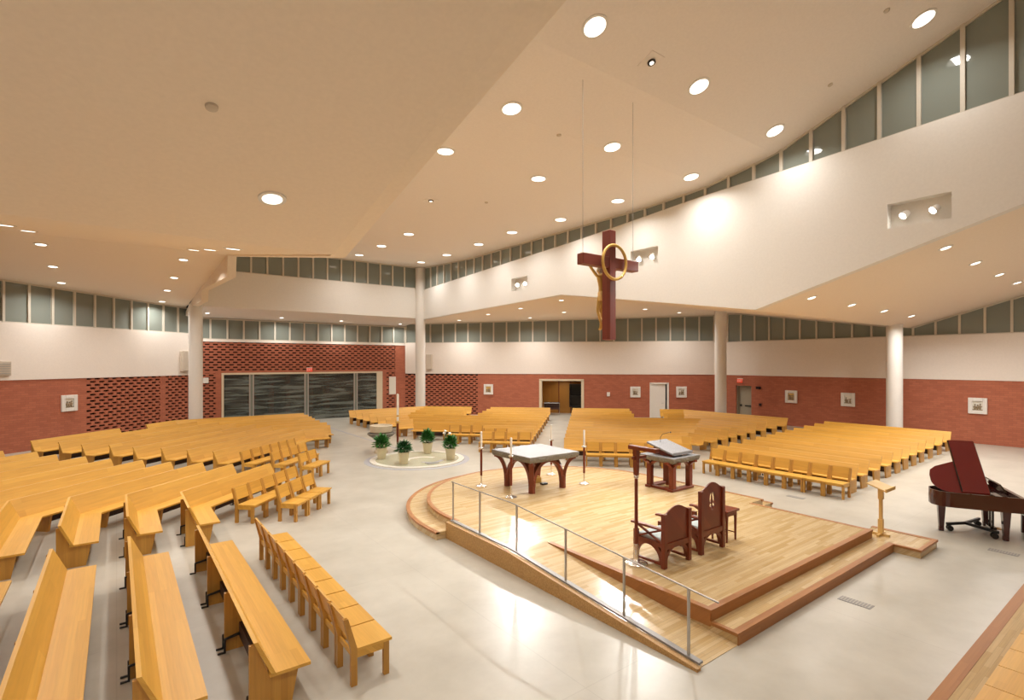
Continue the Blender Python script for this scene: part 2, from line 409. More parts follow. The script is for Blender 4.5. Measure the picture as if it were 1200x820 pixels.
def glazing(p0, p1, n, zl, zh, where):
    for i in range(n):
        a = (p0[0]+(p1[0]-p0[0])*i/n, p0[1]+(p1[1]-p0[1])*i/n); b = (p0[0]+(p1[0]-p0[0])*(i+1)/n, p0[1]+(p1[1]-p0[1])*(i+1)/n)
        window('%s clerestory pane from the left end of %s' % (ordn(i), where), a, b, zl(*a), zl(*b), zh(*a), zh(*b), i == n-1)
glazing((U4+.15, V4-.35), (U4+.15, 1.05), 35, lambda u, v: sill(v), lambda u, v: gC(v), 'the high right wall')
glazing((U3+.2, V4+.15), (U4-.35, V4+.15), 15, lambda u, v: 9.28, lambda u, v: gC(V4+.15), 'the high wall facing us')
struct(MB().box(U4, U4+.3, -12, 1.0, 10.5, 14.7).build('wall_high_near', M['white']), 'white wall beyond the clerestory overhead', 'wall')

# outer walls
LAT_PITCH, LAT_ROW = 0.45, 0.16
def lattice(name, parent, x0, x1, z0, z1, mat, holes=()):
    """openwork brick: staggered slots through a 10 cm skin, with a dark cavity wall behind"""
    mb = MB(); r = 0; z = z0
    while z < z1-0.05:
        zt = min(z+LAT_ROW, z1)
        for (a, b, c, d) in rects_minus(x0, x1, z, min(z+.075, zt), holes): mb.box(a, b, 0, .11, c, d)
        if z+.075 < zt:
            x = x0-(LAT_PITCH/2 if r % 2 else 0)
            while x < x1:
                a, b = max(x, x0), min(x+.17, x1)
                if b-a > .01 and not any(h[0]-.001 < a and b < h[1]+.001 and h[2] < (z+zt)/2 < h[3] for h in holes):
                    for (p, q, s, t) in rects_minus(a, b, z+.075, zt, holes): mb.box(p, q, 0, .11, s, t)
                x += LAT_PITCH
        z += LAT_ROW; r += 1
    return mb.build(name, mat, parent)

def outer(name, p0, p1, zb, zs, head, label, bays, where, holes=(), lat=(), brick=True, zglass=None):
    L, ang, d = wall_frame(p0, p1)     # local y points outward (away from the room)
    e = thing(name, label, 'wall', (p0[0], p0[1], 0), ang); e['kind'] = 'structure'
    mb = MB()
    lh = list(lat)
    for a, b, c, dd in rects_minus(0, L, 0, zb, list(holes)+lh): mb.box(a, b, 0, .3, c, dd)
    mb.build('brickwork', M['brick'], e)
    for a, b, z0, c in lat:
        lattice('brick_lattice', e, a, b, z0, c, M['brick'], holes)
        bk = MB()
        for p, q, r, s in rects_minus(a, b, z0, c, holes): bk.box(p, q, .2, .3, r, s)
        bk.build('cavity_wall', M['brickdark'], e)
    if zs > zb+.02: MB().box(0, L, -.04, .3, zb, zs).build('plaster_band', M['band'], e)
    zz = zs
    glazing((p0[0]-d[1]*.15, p0[1]+d[0]*.15), (p1[0]-d[1]*.15, p1[1]+d[0]*.15), bays, lambda u, v: zz, head, where)
    return e, L, ang, d

# wall_left: seen from inside, left to right
L_, ang_, d_ = wall_frame(LW0, LW1)
def sL(px, d0=d_): return on_line(px, LW0, d0)
wl = outer('wall_left', LW0, LW1, 3.2, 5.72, lambda u, v: fL(v)-0.0, 'brick wall on the left with openwork brick panel below white band', 22, 'the left wall',
           lat=[(sL(101.5), sL(188), 0, 3.18), (sL(194), L_, 0, 3.18)])
# wall_glass
L_, ang_, d_ = wall_frame(GW0, GW1)
def sG(px, d0=d_): return on_line(px, GW0, d0)
g0, g1 = sG(259.5), sG(448)
GTOP = 3.30
wg = outer('wall_entrance', GW0, GW1, 5.27, 5.42, lambda u, v: 6.74, 'openwork brick wall around the wide glass entrance screen', 15, 'the wall over the glass screen',
           holes=[(g0, g1, 0, GTOP)], lat=[(0, sG(253), 0, GTOP), (sG(453), sG(463), 0, GTOP), (0, sG(463.5), GTOP+.08, 5.27)])
# wall_middle with its doorway and white door; wall_right with its grey door
L_, ang_, d_ = wall_frame(MW0, MW1)
def sM(px, d0=d_): return on_line(px, MW0, d0)
m0, m1, q0, q1 = sM(633.5), sM(683), sM(763), sM(782)
wm = outer('wall_middle', MW0, MW1, 3.1, 5.46, lambda u, v: fR(v), 'long brick wall facing us with doorway and white door', 23, 'the middle wall',
           holes=[(m0, m1, 0, 2.66), (q0, q1, 0, 2.42)], lat=[(0, sM(560), 0, 3.08)])
L_, ang_, d_ = wall_frame(RW0, RW1)
def sR(px, d0=d_): return on_line(px, RW0, d0)
r0, r1 = sR(862.5), sR(880.5)
wr = outer('wall_right', RW0, RW1, 3.1, 5.36, lambda u, v: fR(v), 'plain brick wall on the right below white band', 19, 'the right wall', holes=[(r0, r1, 0, 2.4)])
# remaining plain walls closing the room behind the camera
for nm, p0, p1 in (('wall_near_right', (33.7, 2.7), (20, -12)), ('wall_rear', (20, -12), (0, -12)), ('wall_near_left', (0, -12), (-13, 2)), ('wall_far_left', (-13, 2), (-13, 24.1))):
    L, a, d = wall_frame(p0, p1); e = thing(nm, 'plain brick and plaster wall out of sight', 'wall', (*p0, 0), a); e['kind'] = 'structure'
    MB().box(0, L, 0, .3, 0, 3.1).build('brickwork', M['brick'], e); MB().box(0, L, 0, .3, 3.1, 14.8).build('plaster_band', M['band'], e)

# glass entrance screen
L, a, d = wall_frame(GW0, GW1)
e = thing('door_1', 'wide glazed entrance screen with etched wave pattern and cream frame', 'door', (*GW0, 0), a); e['kind'] = 'structure'
fr = MB(); fr.box(g0, g1, -.05, .2, GTOP-.12, GTOP); fr.box(g0, g0+.13, -.05, .2, 0, GTOP-.12); fr.box(g1-.45, g1, -.05, .2, 0, GTOP-.12)
fr.build('door_frame', M['cream'], e)
ms = [g0+.13]+[sG(x) for x in (295, 359.5, 417)]+[g1-.45]
for x in ms[1:-1]:
    MB().box(x-.16, x-.08, -.02, .08, 0, GTOP-.12).box(x+.06, x+.13, -.02, .08, 0, GTOP-.12).build('door_stile', M['steelmat'], e)
    MB().box(x-.08, x+.06, .0, .05, 0, GTOP-.12).build('meeting_panel', M['pane'], e)
for i in range(4):
    x0 = ms[i]+(.13 if i else 0); x1 = ms[i+1]-(.16 if i < 3 else 0)
    MB().box(x0, x1, .02, .04, 0, GTOP-.12).build('glass_panel', M['etched'], e)
# dim room beyond the glass
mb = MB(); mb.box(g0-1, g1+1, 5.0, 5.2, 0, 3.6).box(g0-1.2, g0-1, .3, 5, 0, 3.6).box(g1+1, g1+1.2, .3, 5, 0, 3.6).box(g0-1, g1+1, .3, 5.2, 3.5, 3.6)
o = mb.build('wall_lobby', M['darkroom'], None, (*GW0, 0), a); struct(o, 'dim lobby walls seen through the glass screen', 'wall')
for k, (x, w) in enumerate(((.24, .5), (.36, .35), (.47, .3), (.62, .45), (.74, .4))):
    o = MB().box(-w/2, w/2, 0, .4, 0, 3.5).build('lobby_pillar', M['brick'], None, (GW0[0]+d.x*(g0+(g1-g0)*x)-d.y*4.2, GW0[1]+d.y*(g0+(g1-g0)*x)+d.x*4.2, 0), a)
    tag(o, 'red brick lobby pillar behind the glass, %s from the left' % ordn(k), 'pillar', 'brick pillars in the lobby', 'structure')

# doorway in the middle wall: shallow timber-panelled room
L, a, d = wall_frame(MW0, MW1)
e = thing('door_2', 'open doorway with cream frame onto timber panelled room', 'door', (*MW0, 0), a); e['kind'] = 'structure'
MB().box(m0-.1, m0+.1, -.06, .3, 0, 2.66).box(m1-.12, m1+.08, -.06, .3, 0, 2.66).box(m0-.1, m1+.08, -.06, .3, 2.60, 2.74).build('door_frame', M['cream'], e)
MB().box(m0-.2, m1+.2, 2.4, 2.5, 0, 2.8).box(m0-.3, m0-.2, .3, 2.5, 0, 2.8).box(m1+.2, m1+.3, .3, 2.5, 0, 2.8).box(m0-.3, m1+.3, .3, 2.5, 2.8, 2.9).build('room_panelling', M['panelwood'], e)
for x in (.38, .68): MB().box(m0+(m1-m0)*x-.03, m0+(m1-m0)*x+.03, 2.36, 2.4, 0, 2.8).build('panel_batten', M['cherry'], e)
o = MB().box(-.42, .42, -.2, .2, 0, .55).box(-.62, .62, -.3, .3, .55, .62).box(-.62, -.56, -.3, .3, .62, 2.2).box(.56, .62, -.3, .3, .62, 2.2).box(-.62, .62, -.3, .3, 2.2, 2.3).box(-.58, .58, .22, .3, .62, 2.2).box(-.56, .56, -.3, .25, 1.35, 1.4).build('media_cabinet', M['black'], None, (MW0[0]+d.x*(m1-.45)-d.y*1.8, MW0[1]+d.y*(m1-.45)+d.x*1.8, 0), a)
tag(o, 'tall black cabinet standing inside the panelled doorway', 'cabinet')
# low bench rail inside
e2 = thing('lobby_bench', 'dark bench with pale metal frame just inside the panelled doorway', 'bench', (MW0[0]+d.x*(m0+.75)-d.y*.9, MW0[1]+d.y*(m0+.75)+d.x*.9, 0), a)
MB().box(-.6, .6, -.25, .25, .42, .52).build('seat', M['kneel'], e2)
MB().tube([(-.6, -.2, 0), (-.6, -.2, .9), (.6, -.2, .9), (.6, -.2, 0)], .025).build('frame', M['steel'], e2)
MB().box(-.6, .6, .18, .25, .52, .95).build('backrest', M['kneel'], e2)
# white door
e = thing('door_3', 'white flush door standing slightly ajar in the brick wall', 'door', (*MW0, 0), a); e['kind'] = 'structure'
MB().box(q0-.1, q0+.02, -.06, .3, 0, 2.5).box(q1-.02, q1+.10, -.06, .3, 0, 2.5).box(q0-.1, q1+.1, -.06, .3, 2.42, 2.52).build('door_frame', M['doorwhite'], e)
W = q1-q0
dl = MB().box(0, W-.15, -.025, .025, 0.01, 2.42).build('door_leaf', M['doorwhite'], e, (q0+.02, 0.03, 0), 0.05)
hd = MB().tube([(W-.3, -.03, 1.05), (W-.3, -.09, 1.05), (W-.44, -.09, 1.05)], .015).build('door_handle', M['steel'], dl)
MB().box(q0-.1, q1+.1, 1.6, 1.7, 0, 2.6).build('room_wall', M['greybox'], e)
# grey exit door
L, a, d = wall_frame(RW0, RW1)
e = thing('door_4', 'grey metal exit door with push bar set back in the brick', 'door', (*RW0, 0), a); e['kind'] = 'structure'
MB().box(r0, r1, .30, .36, 0, 2.4).build('door_leaf', M['doorgrey'], e)
MB().box(r0, r0+.06, .1, .3, 0, 2.4).box(r1-.06, r1, .1, .3, 0, 2.4).box(r0, r1, .1, .3, 2.34, 2.4).build('door_frame', M['doorgrey'], e)
MB().box(r0+.5, r1-.1, .24, .30, 1.0, 1.08).build('push_bar', M['black'], e)
MB().box(r0+.14, r0+.26, .25, .30, 1.0, 1.12).build('door_handle', M['black'], e)

# columns
def column(x, y, top, label):
    o = MB().lathe([(.35, 0), (.35, top)], 40).build('column', M['white'], None, (x, y, 0), smooth=True); struct(o, label, 'column'); return o
column(U3+.05, V4-.05, 7.25, 'round white column beside the glass screen on the left')
column(U4-.1, V4-.1, 10.75, 'tall round white column at the far corner of the nave')
column(30.82, 18.75, fR(18.75)+.02, 'round white column right of the white door')
column(31.4, 9.55, fR(9.55)+.05, 'round white column behind the right seating block')

# signs, speakers, devices
def text_mesh(txt, size, mat, parent, loc, rot, depth=.006):
    cu = bpy.data.curves.new('lettering', 'FONT'); cu.body = txt; cu.size = size; cu.align_x = 'CENTER'; cu.align_y = 'CENTER'; cu.extrude = depth
    tmp = bpy.data.objects.new('lettering', cu); C.objects.link(tmp)
    dg = bpy.context.evaluated_depsgraph_get(); dg.update()
    me = bpy.data.meshes.new_from_object(tmp.evaluated_get(dg)); C.objects.unlink(tmp); bpy.data.objects.remove(tmp)
    me.materials.clear(); me.materials.append(mat)
    return link('lettering', me, parent, loc, 0, rot)
def wall_thing(name, label, cat, p0, p1, s, z, group=None):
    L, a, d = wall_frame(p0, p1)
    return thing(name, label, cat, (p0[0]+d.x*s, p0[1]+d.y*s, z), a, group)
for (p0, p1, s, z, lab) in ((GW0, GW1, sG(362.5), 3.45, 'small red exit sign on the frame over the glass entrance screen'), (RW0, RW1, sR(867.5), 2.72, 'small red exit sign on the brick above the grey door')):
    e = wall_thing('exit_sign', lab, 'sign', p0, p1, s, z)
    MB().box(-.19, .19, -.07, -.045, -.12, .12).build('housing', M['exit'], e)
    MB().box(-.19, .19, -.045, .02, -.12, .17).build('mount', M['white'], e)
    text_mesh('EXIT', .17, M['white'], e, (0, -.073, 0), (PI/2, 0, 0))
def wbox(name, lab, cat, p0, p1, s, z, w, h, t, mat, out=0.0, face=None):
    e = wall_thing(name, lab, cat, p0, p1, s, z)
    MB().box(-w/2, w/2, -t-out, -max(out, .002), -h/2, h/2).build('housing', mat, e, bevel=.01)
    if face: MB().box(-w/2+.04, w/2-.04, -t-.012-out, -t-out, -h/2+.04, h/2-.04).build('grille', face, e)
    if out: MB().box(-w/4, w/4, -out, -.002, -h/4, h/4).build('bracket', mat, e)
    return e
wbox('wall_speaker', 'beige loudspeaker box on the white band left of the near column', 'speaker', LW0, LW1, sL(215.5), 4.05, .62, 1.2, .25, M['speaker'], .03, M['speaker'])
wbox('wall_speaker', 'beige loudspeaker box on the white band right of the corner column', 'speaker', MW0, MW1, sM(503.5), 4.0, .45, 1.15, .22, M['speaker'], .04, M['speaker'])
e = wbox('wall_vent', 'grey slatted box at the left edge of the white band', 'vent', LW0, LW1, sL(2.5), 3.72, .5, .62, .12, M['speaker'], .04)
for i in range(5): MB().box(-.2, .2, -.185, -.16, -.24+i*.1, -.19+i*.1).build('slat', M['greybox'], e)
wbox('wall_box', 'small white box on the openwork brick beside the near column', 'device', GW0, GW1, sG(241), 2.85, .3, .33, .08, M['white'])
wbox('notice_plaque', 'tall pale plaque on the brick right of the glass screen', 'plaque', GW0, GW1, sG(459.8), 2.2, .55, 1.35, .04, M['band'], 0, M['whitestone'])
wbox('alarm_box', 'small white alarm box on the brick right of the panelled doorway', 'device', MW0, MW1, sM(713), 1.65, .22, .3, .08, M['white'])
wbox('alarm_box', 'small dark fitting high on the brick beside the grey door', 'device', RW0, RW1, sR(889), 2.3, .3, .16, .1, M['brickdark'])
wbox('alarm_box', 'dark wall fitting at handle height right of the grey door', 'device', RW0, RW1, sR(891), 1.2, .16, .16, .06, M['brickdark'])

# stations along the brick walls
def station(p0, p1, s, z, lab, seed, w=.72, h=.78):
    e = wall_thing('framed_relief', lab, 'artwork', p0, p1, s, z, 'framed reliefs along the brick walls')
    fr = MB()
    for a, b, c, d_ in rects_minus(-w/2, w/2, -h/2, h/2, [(-w/2+.17, w/2-.17, -h/2+.17, h/2-.17)]): fr.box(a, b, -.09, 0, c, d_)
    fr.build('frame', M['white'], e, bevel=.012)
    MB().box(-w/2+.17, w/2-.17, -.03, 0, -h/2+.17, h/2-.17).build('mat_board', M['beech'] if seed % 2 else M['whitestone'], e)
    r = random.Random(seed); mb = MB()
    for k in range(3):     # upright forms of unequal height, plain and anonymous
        x = -.11+.1*k+r.uniform(-.02, .02); hh = r.uniform(.18, .34)
        mb.ball((x, -.045, -.2+hh*.42), .05, 6, (1.0, .6, hh*7)); mb.ball((x+.01, -.055, -.2+hh*.9), .035, 6)
    mb.bar([(-.17, -.04, r.uniform(-.1, .1)), (.17, -.04, r.uniform(-.05, .15))], .03, .03)
    mb.box(-.19, .19, -.05, -.03, -.22, -.17)
    mb.build('relief_figures', M['relief'], e)
for p0, p1, s, z, lab in ((LW0, LW1, sL(80.5), 2.02, 'white framed relief on the left brick wall beside the openwork'),
        (MW0, MW1, sM(572.5), 1.93, 'white framed relief left of the panelled doorway'),
        (MW0, MW1, sM(744.5), 1.83, 'white framed relief just left of the white door'),
        (MW0, MW1, sM(798.5), 1.86, 'white framed relief just right of the white door'),
        (RW0, RW1, sR(927.5), 1.83, 'white framed relief on brick nearest the grey exit door'),
        (RW0, RW1, sR(994), 1.83, 'white framed relief on brick left of the right column'),
        (RW0, RW1, sR(1146), 1.85, 'white framed relief on the brick wall behind the piano')):
    station(p0, p1, s, z, lab, int(s*10))

# ------------------------------------------------------------------ oak pews
SUPP = [(-.03, 0), (.42, 0), (.50, .415), (.175, .415), (.035, .80), (-.03, .80)]
def pew(pts, label, group, name='oak_pew', ends=(0.0, 0.0)):
    """pts: plan polyline of the top edge of the backrest, congregation side to the left of travel"""
    P = [Vector((p[0], p[1], 0)) for p in pts]; mid = (P[0]+P[-1])/2 if len(P) == 2 else P[len(P)//2]
    e = thing(name, label, 'pew', (mid.x, mid.y, 0), 0, group)
    n = len(P)-1
    for i in range(n):
        D = P[i+1]-P[i]; L = D.length; a = math.atan2(D.y, D.x)
        t0 = t1 = 0.0
        if i > 0:
            pa = P[i]-P[i-1]; t0 = math.tan(((a-math.atan2(pa.y, pa.x)+PI) % (2*PI)-PI)/2)
        if i < n-1:
            nx = P[i+2]-P[i+1]; t1 = math.tan(((math.atan2(nx.y, nx.x)-a+PI) % (2*PI)-PI)/2)
        def X0(y): return y*t0
        def X1(y): return L-y*t1
        loc = P[i]-mid
        sec = [(0.0, .862), (.045, .862), (.232, .455), (.187, .447)]
        vs = [(X0(y), y, z) for y, z in sec]+[(X1(y), y, z) for y, z in sec]
        MB().add(vs, [(0, 1, 2, 3), (7, 6, 5, 4), (0, 4, 5, 1), (1, 5, 6, 2), (2, 6, 7, 3), (3, 7, 4, 0)]).build('backrest', M['oak'], e, loc, a)
        sec = [(.17, .42), (.62, .42), (.62, .457), (.17, .457)]
        vs = [(X0(y), y, z) for y, z in sec]+[(X1(y), y, z) for y, z in sec]
        MB().add(vs, [(0, 1, 2, 3), (7, 6, 5, 4), (0, 4, 5, 1), (1, 5, 6, 2), (2, 6, 7, 3), (3, 7, 4, 0)]).build('seat', M['oak'], e, loc, a)
        lo = X0(.3)+(.10 if i == 0 else .45); hi = X1(.3)-(.10 if i == n-1 else .45)
        if hi-lo < .3: continue
        k = max(1, round((hi-lo)/1.7))
        for j in range(k+1):
            x = lo+(hi-lo)*j/k
            MB().prism(SUPP, x-.025, x+.025, 'x').build('support_panel', M['oak_up'], e, loc, a)
        if hi-lo > .9:
            kn = MB().box(lo+.06, hi-.06, .15, .22, .17, .36).build('kneeler', M['kneel'], e, loc, a)
            for j in range(k+1):
                x = lo+(hi-lo)*j/k
                for xx in ([x+.07] if j == 0 else [x-.07] if j == k else [x-.07, x+.07]):
                    MB().prism([(.16, .24), (-.045, .20), (-.045, .022), (-.12, .022), (-.12, 0), (-.02, 0), (-.02, .18), (.16, .205)], xx-.012, xx+.012, 'x').build('kneeler_bracket', M['black'], kn)
    return e

def TD(t, s): return ((s-t)/R2, (s+t)/R2)        # diagonal block, left: t across rows, s along them
def QD(q, w): return ((q*R2+w)/2, (q*R2-w)/2)    # diagonal block, far: q across rows, w = u - v along them
UW = [1.22, .156, -.90, -1.98]
TT = [9.72, 10.8, 11.9, 12.96, 14.1, 15.3, 16.5, 17.85, 19.05, 20.45, 21.9]
# near block on the left (straight benches towards us)
for i, u in enumerate(UW):
    pew([(u, 11.70), (u, 6.40 if i < 3 else 7.5)], '%s long straight oak bench back from the chairs at lower left' % ordn(i), 'near left benches')
# bent pews across the aisle
S2 = [15.07, 14.8, 14.9, 14.85, 15.0, 15.05, 15.3, 15.5, 15.87, 15.87]
for k in range(10):
    t = TT[k]; u = UW[k] if k < 4 else 1.22-1.07*k
    kink = (u, u+t*R2)
    end = (u, 13.22)
    pts = [TD(t, S2[k]), kink, end] if k < 6 else [TD(t, S2[k]), kink]
    pew(pts, '%s bent oak pew behind the front trio of chairs at left' % ordn(k), 'left pews before the cross aisle')
# left pews past the cross aisle, turning to face us by the entrance
SA2 = [16.66, 16.84, 16.85, 16.75, 16.9, 17.1, 17.15, 17.5, 17.5, 17.85, 18.0]
VN = [25.2, 26.4, 27.7, 28.9, 30.1, 31.2, 32.3, 33.5]; UN = [8.0, 8.5, 8.75, 8.75, 8.85, 9.0, 9.1, 9.2]
dT = (1/R2, 1/R2)
for k in range(8):
    t = TT[k+3]; v = VN[k]; kink = (v-t*R2, v)
    if k < 7:
        pew([(UN[k], v), kink, TD(t, SA2[k+3])], '%s long bent oak pew behind the six chairs at far left' % ordn(k), 'left pews past the cross aisle')
    else:
        p = TD(t, 0); sa = on_line(139.5, p, dT); sb = on_line(170.6, p, dT)
        pew([(UN[k], v), kink, TD(t, sb)], 'rearmost oak pew in front of the glass entrance screen', 'left pews past the cross aisle')
        pew([TD(t, sa), TD(t, SA2[k+3])], 'short rearmost oak pew against the openwork brick on the left', 'left pews past the cross aisle')
# far block, left of the centre aisle
QM = [26.7, 27.9, 29.1, 30.3, 31.7, 33.1, 34.5, 36.0]; WA = -3.4
for k in range(8):
    q = QM[k]; v = VN[k]; kink = (q*R2-v, v)
    if k == 0:
        pew([QD(q, WA), kink], 'oak pew behind the chairs on the far side of the font', 'far pews left of the centre aisle')
    elif k < 4:
        pew([QD(q, WA), kink, (12.0, v)], '%s bent oak pew from the font, left of the far centre aisle' % ordn(k), 'far pews left of the centre aisle')
    else:
        # the last rows leave a gap where they turn
        where = {4: 'fourth from last', 5: 'third from last', 6: 'second from last', 7: 'rearmost'}[k]
        p = QD(36.0, 0); dq = (1/R2, -1/R2); wa = on_line(575, p, dq)*R2; wb = on_line(553, p, dq)*R2
        pew([QD(q, WA), QD(q, wa)], '%s oak pew just left of the panelled doorway' % where, 'far pews left of the centre aisle')
        pew([QD(q, wb), kink, (12.0, v)], '%s oak pew in front of the openwork brick at the corner column' % where, 'far pews left of the centre aisle')
def qw(px, q): return on_line(px, QD(q, 0), (1/R2, -1/R2))*R2
for q, px, lab in ((24.5, 595.5, 'short oak pew beside two chairs left of the far centre aisle'), (25.6, 567.5, 'oak pew beside three chairs left of the far centre aisle')):
    pew([QD(q, WA), QD(q, qw(px, q))], lab, 'far pews left of the centre aisle')
# far block right of the centre aisle, bending round to the right
QR = [21.9, 23.1, 24.3, 25.5, 26.7, 27.9, 29.1, 30.3, 32.6, 34.3, 36.0]; UR = [18.19, 19.2, 20.4, 21.6, 22.7, 23.7, 24.8, 25.9, 27.2, 28.6, 30.0]
WB = -1.26
for k in range(11):
    q, u = QR[k], UR[k]; kink = (u, q*R2-u); ve = 12.85+.13*k
    if k == 0: pew([kink, QD(q, WB)], 'front oak pew behind the ambo, right of the far centre aisle', 'far pews right of the centre aisle')
    elif k < 8: pew([(u, ve), kink, QD(q, WB)], '%s bent oak pew behind the ambo, right of the far centre aisle' % ordn(k), 'far pews right of the centre aisle')
    else:
        where = {8: 'third from last', 9: 'second from last', 10: 'rearmost'}[k]
        pew([QD(q, 4.1), QD(q, WB)], '%s oak pew between the panelled doorway and the white door' % where, 'far pews right of the centre aisle')
        pew([(u, ve), kink, QD(q, 6.9)], '%s oak pew in front of the white door and right column' % where, 'far pews right of the centre aisle')
# right block
for k, u in enumerate(UR):
    pew([(u, 6.45+.05*k), (u, 11.15+.11*k)], '%s straight oak pew behind the long chair row at right' % ordn(k), 'right pews')

# ------------------------------------------------------------------ oak chairs that hook into rows
def make_chair():
    e = thing('oak_chair', '', 'chair'); w = .2835
    sec = [(.005, .86), (.032, .865), (.118, .56), (.09, .553)]
    MB().prism(sec, -w+.02, w-.02, 'x').build('backrest', M['oak'], e)
    MB().box(-w+.004, w-.004, .15, .62, .42, .455).build('seat', M['oak'], e)
    for s in (-1, 1):
        x0, x1 = (s*w-.0 if s < 0 else w-.058), (-w+.058 if s < 0 else w)
        MB().prism([(.085, 0), (.160, 0), (.160, .46), (.045, .85), (-.012, .85), (.085, .44)], x0+.002*s, x1-.0, 'x').build('leg', M['oak_up'], e)
        MB().box(x0, x1, .51, .58, 0, .42).build('leg', M['oak_up'], e)
        MB().box(x0+.01, x1-.01, .155, .515, .335, .42).build('side_rail', M['oak'], e)
    MB().box(-w+.058, w-.058, .11, .135, .34, .41).build('cross_rail', M['oak'], e)
    MB().box(-w+.058, w-.058, .53, .555, .36, .42).build('cross_rail', M['oak'], e)
    return e
CH = make_chair(); CH_USED = [False]
def chair(u, v, nx, ny, label, group):
    a = math.atan2(-nx, ny)      # local y = towards (nx, ny)
    o = CH if not CH_USED[0] else copy_tree(CH); CH_USED[0] = True
    o.location = (u, v, 0); o.rotation_euler = (0, 0, a); o['label'] = label; o['group'] = group
    return o
def chair_row(p, d, n, count, pitch, lab, group, z=0.0):
    for i in range(count):
        s = pitch*(i+.5); o = chair(p[0]+d[0]*s, p[1]+d[1]*s, n[0], n[1], lab % ordn(i), group)
        o.location.z = z
chair_row((2.22, 6.33), (0, 1), (1, 0), 9, .583, '%s oak chair from us in the linked row at lower left', 'linked chairs at lower left')
nT, dT2 = (1/R2, -1/R2), (1/R2, 1/R2)
chair_row(TD(7.73, 12.2), dT2, nT, 3, .60, '%s oak chair from the left in the front trio beside the left pews', 'front trio of chairs at left')
chair_row(TD(8.72, 11.95), dT2, nT, 5, .575, '%s oak chair from the left in the row behind the front trio', 'row behind the front trio')
chair_row(TD(9.72, 16.66), dT2, nT, 2, .575, '%s oak chair of the pair nearest the font in the left block', 'pair of chairs towards the font')
chair_row(TD(10.85, 16.84), dT2, nT, 4, .575, '%s oak chair from the left in the four behind the pair', 'four chairs behind the pair')
chair_row(TD(12.0, 16.85), dT2, nT, 6, .575, '%s oak chair from the left in the six in front of the bent pews', 'six chairs in front of the bent pews')
nQ, dQ2 = (-1/R2, -1/R2), (1/R2, -1/R2)
chair_row(QD(20.9, 0.0), dQ2, nQ, 7, .575, '%s oak chair right of the centre aisle in the row behind the ambo', 'chairs behind the ambo')
chair_row(QD(23.4, WA-4*.575*R2), dQ2, nQ, 4, .575, '%s oak chair in the front row of four left of the centre aisle', 'front four left of the centre aisle')
chair_row(QD(24.5, qw(595.5, 24.5)-2*.59*R2), dQ2, nQ, 2, .575, '%s oak chair of the two seen between font and altar', 'two chairs between font and altar')
chair_row(QD(25.6, qw(567.5, 25.6)-3*.59*R2), dQ2, nQ, 3, .575, '%s oak chair of the three directly behind the lily pot', 'three chairs behind the lily pot')
chair_row((17.4, 10.95), (0, -1), (-1, 0), 8, .575, '%s oak chair from the ambo in the front row at right', 'front row chairs at right')
chair_row((5.56, .79), (1, 0), (0, 1), 9, .57, '%s oak chair from us on the low riser at lower right', 'chairs on the lower right riser', .17)

# ------------------------------------------------------------------ altar platform
def arc(cx, cy, r, a0, a1, n=40): return [(cx+r*math.cos(math.radians(a0+(a1-a0)*i/n)), cy+r*math.sin(math.radians(a0+(a1-a0)*i/n))) for i in range(n+1)]
pl = thing('altar_platform', 'stepped oak strip platform with rounded end and side ramp under the altar', 'platform', (10, 9, 0))
PO = (-10, -9, 0)
deck = [(7.0, 4.42), (13.15, 4.42), (13.15, 7.15), (13.75, 7.15), (13.75, 10.9)]+arc(10, 10.9, 3.75, 0, 180)[1:]+[(6.25, 10.42), (6.05, 10.42), (6.05, 8.13), (7.0, 8.13)]
MB().prism(deck, .17, .34).build('upper_deck', M['deck'], pl, PO)
step = [(7.0, 4.0), (13.05, 4.0), (13.05, 4.42), (13.15, 4.42), (13.15, 7.15), (14.25, 7.15), (14.25, 10.95)]+arc(10, 10.95, 4.27, 0, 180)[1:]+[(5.73, 10.42), (6.05, 10.42), (6.05, 8.13), (7.0, 8.13)]
MB().prism(step, 0, .17).build('lower_step', M['deck'], pl, PO)
MB().prism([(13.05, 3.52), (14.1, 3.52), (14.1, 4.70), (13.15, 4.70), (13.15, 4.42), (13.05, 4.42)], 0, .168).build('side_step', M['deck'], pl, PO)
MB().prism([(8.13, 0), (8.13, .34), (4.0, .008), (4.0, 0)], 6.05, 7.0, 'x').build('ramp', M['deck'], pl, PO)
MB().prism([(10.42, 0), (10.42, .37), (8.13, .37), (3.96, .04), (3.96, 0)], 5.97, 6.05, 'x').build('ramp_side', M['rampside'], pl, PO)
# dark stained edging
nz = MB()
def ring(cx, cy, r0, r1, a0, a1, z0, z1, n=48):
    for i in range(n):
        p = [arc(cx, cy, r, a0+(a1-a0)*i/n, a0+(a1-a0)*(i+1)/n, 1) for r in (r0, r1)]
        q = [p[0][0], p[1][0], p[1][1], p[0][1]]
        nz.hexa([(x, y, z0) for x, y in q]+[(x, y, z1) for x, y in q])
ring(10, 10.9, 3.67, 3.77, 0, 180, .30, .346); ring(10, 10.95, 4.19, 4.29, 0, 180, .13, .176)
nz.box(6.98, 13.17, 4.40, 4.51, .30, .346).box(6.98, 7.08, 4.51, 8.05, .30, .346).box(13.07, 13.17, 4.51, 7.15, .30, .346).box(13.67, 13.77, 7.13, 10.9, .30, .346)
nz.box(6.23, 6.33, 10.42, 10.9, .30, .346).box(5.71, 5.81, 10.42, 10.95, .13, .176).box(14.17, 14.27, 7.13, 10.95, .13, .176)
nz.box(6.98, 13.03, 3.98, 4.09, .13, .176).box(6.98, 7.05, 4.09, 4.42, .13, .176)
nz.box(14.0, 14.12, 3.5, 4.72, .13, .176).box(13.03, 14.0, 3.5, 3.58, .13, .176).box(13.03, 13.1, 3.58, 4.09, .13, .176)
